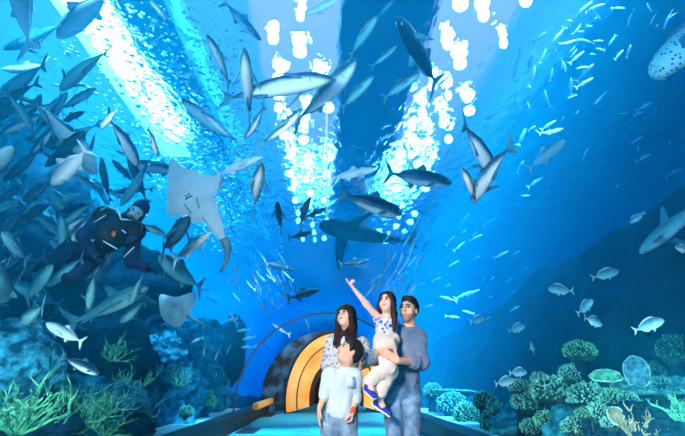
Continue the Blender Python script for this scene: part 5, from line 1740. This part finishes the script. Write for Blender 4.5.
    B.limb(A(100, 222, .28), A(74, 250, .36), .095, .095)
    tk = mv(body_obj('air_tank', B, .010, M_TANK, root))
    B = Body(.02); B.limb(A(103, 219, .26), A(106, 216, .24), .03, .03)
    mv(body_obj('tank_valve', B, .008, M_HOSED, root))
    for a_, k_, sg in ((anL, knL, 1), (anR, knR, -1)):
        dd = unit(unit(a_ - k_) + np.array([-.35, .1, -.15])); sd = unit(np.cross(dd, (0, 0.3, 1))); nn = np.cross(dd, sd)
        ol = smooth_outline([(-.06, .05), (.10, .065), (.32, .10), (.52, .115), (.56, .05), (.53, 0), (.56, -.05), (.52, -.115), (.32, -.10), (.10, -.065), (-.06, -.05)], 2)
        v, f = fin_mesh(ol, .03, lambda u, v_, h: tuple(a_ + dd * u + sd * v_ + nn * h))
        mv(mesh_obj('swim_fin', v, f, M_BCD, root))
    return root
build_diver()
# ---------------------------------------------------------------- schools of small fish
def small_mesh(name, mat, bend=0.0, prof='slim', n=8, steps=12):
    v, f = loft(PROF[prof], n, steps, bend)
    o_ = len(v)
    fv, ff = fin_mesh(TAILS['fork'], .014, b=bend)
    v = v + fv; f = f + [tuple(i + o_ for i in q) for q in ff]
    for ol in ([(.10, .06), (.02, .125), (0, .10), (-.1, .06), (0, .05)], [(-.05, -.05), (-.1, -.105), (-.14, -.10), (-.16, -.045)]):
        o_ = len(v)
        fv, ff = fin_mesh(ol, .012, b=bend)
        v = v + fv; f = f + [tuple(i + o_ for i in q) for q in ff]
    me = bpy.data.meshes.new(name)
    me.from_pydata([tuple(x) for x in v], [], f); me.update()
    me.polygons.foreach_set('use_smooth', [True] * len(me.polygons))
    me.materials.append(mat)
    return me
SM = {b: small_mesh('silver_fish', M_SARD, b) for b in (-.35, -.15, 0, .15, .35)}
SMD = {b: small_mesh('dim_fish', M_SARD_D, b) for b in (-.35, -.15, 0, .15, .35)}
def small(h, t, Ln, label, group, name='small_fish', lev=.3, roll=0, dim=False, fat=1.0, rnd=random):
    me = (SMD if dim else SM)[rnd.choice((-.35, -.15, 0, .15, .35))]
    o = bpy.data.objects.new(name, me); COL.objects.link(o)
    H, T = fish_frame(h[0], h[1], t[0], t[1], Ln, lev, roll, .25)
    orient(o, H, T, roll, fat, fat)
    return tag(o, label, 'fish', group)
rnd = random.Random(11)
S1 = [(240, 90, 320, 5), (300, 30, 370, 20), (400, 25, 450, 35), (465, 40, 468, 100), (540, 10, 542, 50), (555, 95, 560, 50), (572, 110, 580, 92), (605, 115, 625, 35), (625, 75, 650, 40),
      (75, 170, 145, 125), (165, 170, 215, 105), (190, 190, 260, 150), (255, 165, 330, 145), (330, 155, 365, 162), (335, 190, 375, 195), (385, 180, 415, 135), (405, 235, 445, 195), (450, 225, 475, 175),
      (120, 250, 140, 190), (215, 285, 215, 230), (230, 250, 290, 200), (260, 275, 320, 245), (265, 320, 325, 250), (255, 345, 325, 305), (235, 375, 240, 305), (160, 320, 165, 265), (80, 345, 95, 255),
      (5, 305, 52, 200), (62, 285, 92, 200), (140, 425, 140, 350), (30, 425, 28, 380), (70, 430, 72, 395), (330, 410, 375, 360), (500, 430, 555, 400), (240, 225, 262, 190), (290, 105, 325, 100), (255, 140, 275, 90), (262, 130, 290, 118), (35, 210, 45, 170), (105, 190, 112, 165), (232, 325, 238, 300), (225, 385, 262, 370), (330, 75, 345, 62), (240, 205, 255, 178), (175, 205, 182, 190), (200, 275, 208, 225), (310, 215, 340, 205)]
for x0, y0, x1, y1 in S1:
    k = 685 / 175
    a, b = (510 + x0 / k, y0 / k), (510 + x1 / k, y1 / k)
    if rnd.random() < .5: a, b = b, a
    px = math.hypot(a[0] - b[0], a[1] - b[1])
    small(a, b, .027 * px * rnd.uniform(.9, 1.1), 'small silver fish of the swirling school at the upper right', 'swirling school at the upper right', 'silver_fish', .2, rnd.uniform(-20, 50), fat=1.25, rnd=rnd)
o = small((601, 20), (590, 7), .3, 'dark blue fish among the silver swirling school', None, 'dark_fish', .2, 0, True)
S2 = [(485, 20, 525, 5), (420, 25, 460, 5), (490, 205, 555, 170), (610, 265, 675, 225), (480, 125, 520, 105), (505, 165, 500, 140), (622, 142, 626, 118), (275, 190, 310, 150), (65, 300, 130, 265), (45, 335, 80, 335), (480, 430, 525, 400), (120, 80, 180, 40), (110, 115, 210, 65), (35, 140, 60, 70), (70, 80, 100, 62), (20, 245, 55, 200), (190, 45, 215, 25), (172, 200, 180, 185), (118, 238, 122, 225), (140, 325, 155, 315), (260, 15, 270, 0), (410, 305, 425, 295)]
for x0, y0, x1, y1 in S2:
    k = 685 / 175
    a, b = (510 + x0 / k, 110 + y0 / k), (510 + x1 / k, 110 + y1 / k)
    px = math.hypot(a[0] - b[0], a[1] - b[1])
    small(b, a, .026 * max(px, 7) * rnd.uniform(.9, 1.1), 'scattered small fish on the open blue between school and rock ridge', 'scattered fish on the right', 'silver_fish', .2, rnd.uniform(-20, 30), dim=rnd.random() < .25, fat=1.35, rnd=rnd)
S3 = [(300, 95, 350, 65), (250, 150, 300, 125), (265, 130, 280, 115), (170, 165, 200, 130), (200, 185, 235, 150), (340, 215, 395, 185), (405, 205, 436, 185), (180, 240, 215, 220), (105, 280, 145, 265), (115, 295, 150, 280), (60, 310, 95, 300), (200, 366, 145, 350), (275, 415, 225, 402), (320, 355, 340, 350), (165, 315, 185, 305), (240, 350, 290, 325), (205, 360, 260, 330), (400, 340, 430, 325), (295, 300, 310, 285), (395, 405, 436, 385), (270, 215, 292, 202), (230, 120, 240, 105), (230, 80, 250, 45), (170, 420, 215, 428), (300, 435, 330, 425), (90, 390, 120, 380), (440, 260, 470, 240), (380, 300, 410, 285), (330, 290, 345, 275), (150, 215, 170, 200)]
for x0, y0, x1, y1 in S3:
    k = 436 / 120
    a, b = (400 + x0 / k, 200 + y0 / k), (400 + x1 / k, 200 + y1 / k)
    px = math.hypot(a[0] - b[0], a[1] - b[1])
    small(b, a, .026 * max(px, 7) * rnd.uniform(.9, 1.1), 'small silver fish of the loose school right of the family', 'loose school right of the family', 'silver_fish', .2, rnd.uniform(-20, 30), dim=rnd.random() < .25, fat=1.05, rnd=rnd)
# streaming school that rises over the man
for k in range(52):
    u = rnd.random(); w = rnd.gauss(0, 1)
    x = 384 + 42 * u + w * 11; y = 300 - 95 * u + rnd.gauss(0, 12)
    ln = rnd.uniform(9, 20); a = math.radians(rnd.gauss(57, 9))
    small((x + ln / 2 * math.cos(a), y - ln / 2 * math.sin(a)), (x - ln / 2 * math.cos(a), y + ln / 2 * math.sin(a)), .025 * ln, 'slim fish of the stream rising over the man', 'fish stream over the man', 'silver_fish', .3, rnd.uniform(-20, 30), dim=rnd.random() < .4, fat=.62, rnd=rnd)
# falling school left of the family
for k in range(78):
    u = rnd.random(); w = rnd.gauss(0, 1)
    x = 222 + 62 * u + w * 14; y = 216 + 90 * u + rnd.gauss(0, 20)
    if x > 322 and y > 285: continue
    ln = rnd.uniform(7, 17); a = math.radians(rnd.gauss(-62, 12))
    small((x - ln / 2 * math.cos(a), y + ln / 2 * math.sin(a)), (x + ln / 2 * math.cos(a), y - ln / 2 * math.sin(a)), .025 * ln, 'thin silver fish of the school streaming down left of the family', 'school left of the family', 'silver_fish', .3, rnd.uniform(-20, 30), dim=rnd.random() < .25, fat=.68, rnd=rnd)
for (x, y, ln, a) in ((213, 300, 18, -20), (206, 290, 14, -12), (232, 320, 18, 10), (243, 330, 12, 12), (249, 338, 14, 14), (248, 347, 14, 4), (204, 352, 9, 80), (216, 356, 9, 84), (228, 350, 8, 80), (217, 375, 8, 30), (196, 340, 9, 40), (204, 327, 8, 45)):
    a = math.radians(a)
    small((x - ln / 2 * math.cos(a), y + ln / 2 * math.sin(a)), (x + ln / 2 * math.cos(a), y - ln / 2 * math.sin(a)), .025 * ln, 'small pale fish low over the reef left of the tunnel ring', 'small fish left of the tunnel ring', 'silver_fish', .2, 0, rnd=rnd)
# dense crowd on the left, in front of the reef wall
CR = [(M_TEAL, M_FIN), (M_JACK, M_FIN), (M_DARK, M_FIN_D), (M_DARK, M_FIN_D), (M_TEAL, M_FIN)]
n = 0
while n < 58:
    x = rnd.uniform(-8, 205); y = rnd.uniform(88, 292)
    if x > 148 and y < 256: continue
    if 140 < x < 205 and y > 268: continue
    if 92 < x < 150 and 198 < y < 268: continue
    if x > 95 and y < 165: continue
    if x > 120 and rnd.random() < .4: continue
    m, fn = rnd.choice(CR)
    ln = rnd.uniform(28, 58); a = math.radians(rnd.choice((-40, -35, 140, 35, 60, -60, 150)) + rnd.gauss(0, 18))
    put_fish('jack', m, fn, (x - ln / 2 * math.cos(a), y - ln / 2 * math.sin(a)), (x + ln / 2 * math.cos(a), y + ln / 2 * math.sin(a)), rnd.uniform(.0120, .0136) * ln * (1.06 if 15 < x < 155 and 195 < y < 300 else 1.0),
             'fish of the dense crowd swimming before the left reef wall', 'fish', .15, rnd.uniform(-10, 30), rnd.choice((-.1, 0, .1)), group='dense crowd before the left reef wall')
    n += 1
# glints of the rippled surface, modelled as tiny white specks below it
mb = MB()
for k in range(2600):
    x, y = rnd.uniform(-4.3, -1.6), rnd.uniform(5.5, 16)
    z = rnd.uniform(5.2, 7.2)
    r = rnd.choice((.010, .014, .02, .028)) * (.8 + .03 * y)
    s = len(mb.v)
    mb.v += [(x + r * 2 * q[0], y + r * 2 * q[1], z + r * q[2]) for q in ((1, 0, 0), (-1, 0, 0), (0, 1, 0), (0, -1, 0), (0, 0, 1), (0, 0, -1))]
    mb.f += [(s + a, s + b, s + c) for a, b, c in ((0, 2, 4), (2, 1, 4), (1, 3, 4), (3, 0, 4), (2, 0, 5), (1, 2, 5), (3, 1, 5), (0, 3, 5))]
M_GLINT = pbr('glints', (0.85, 0.95, 1.0), 0.2, 0.6)
tag(mb.build('glints', M_GLINT), 'surface glints modelled as fine white specks left of the lamps', 'glints', kind='stuff')
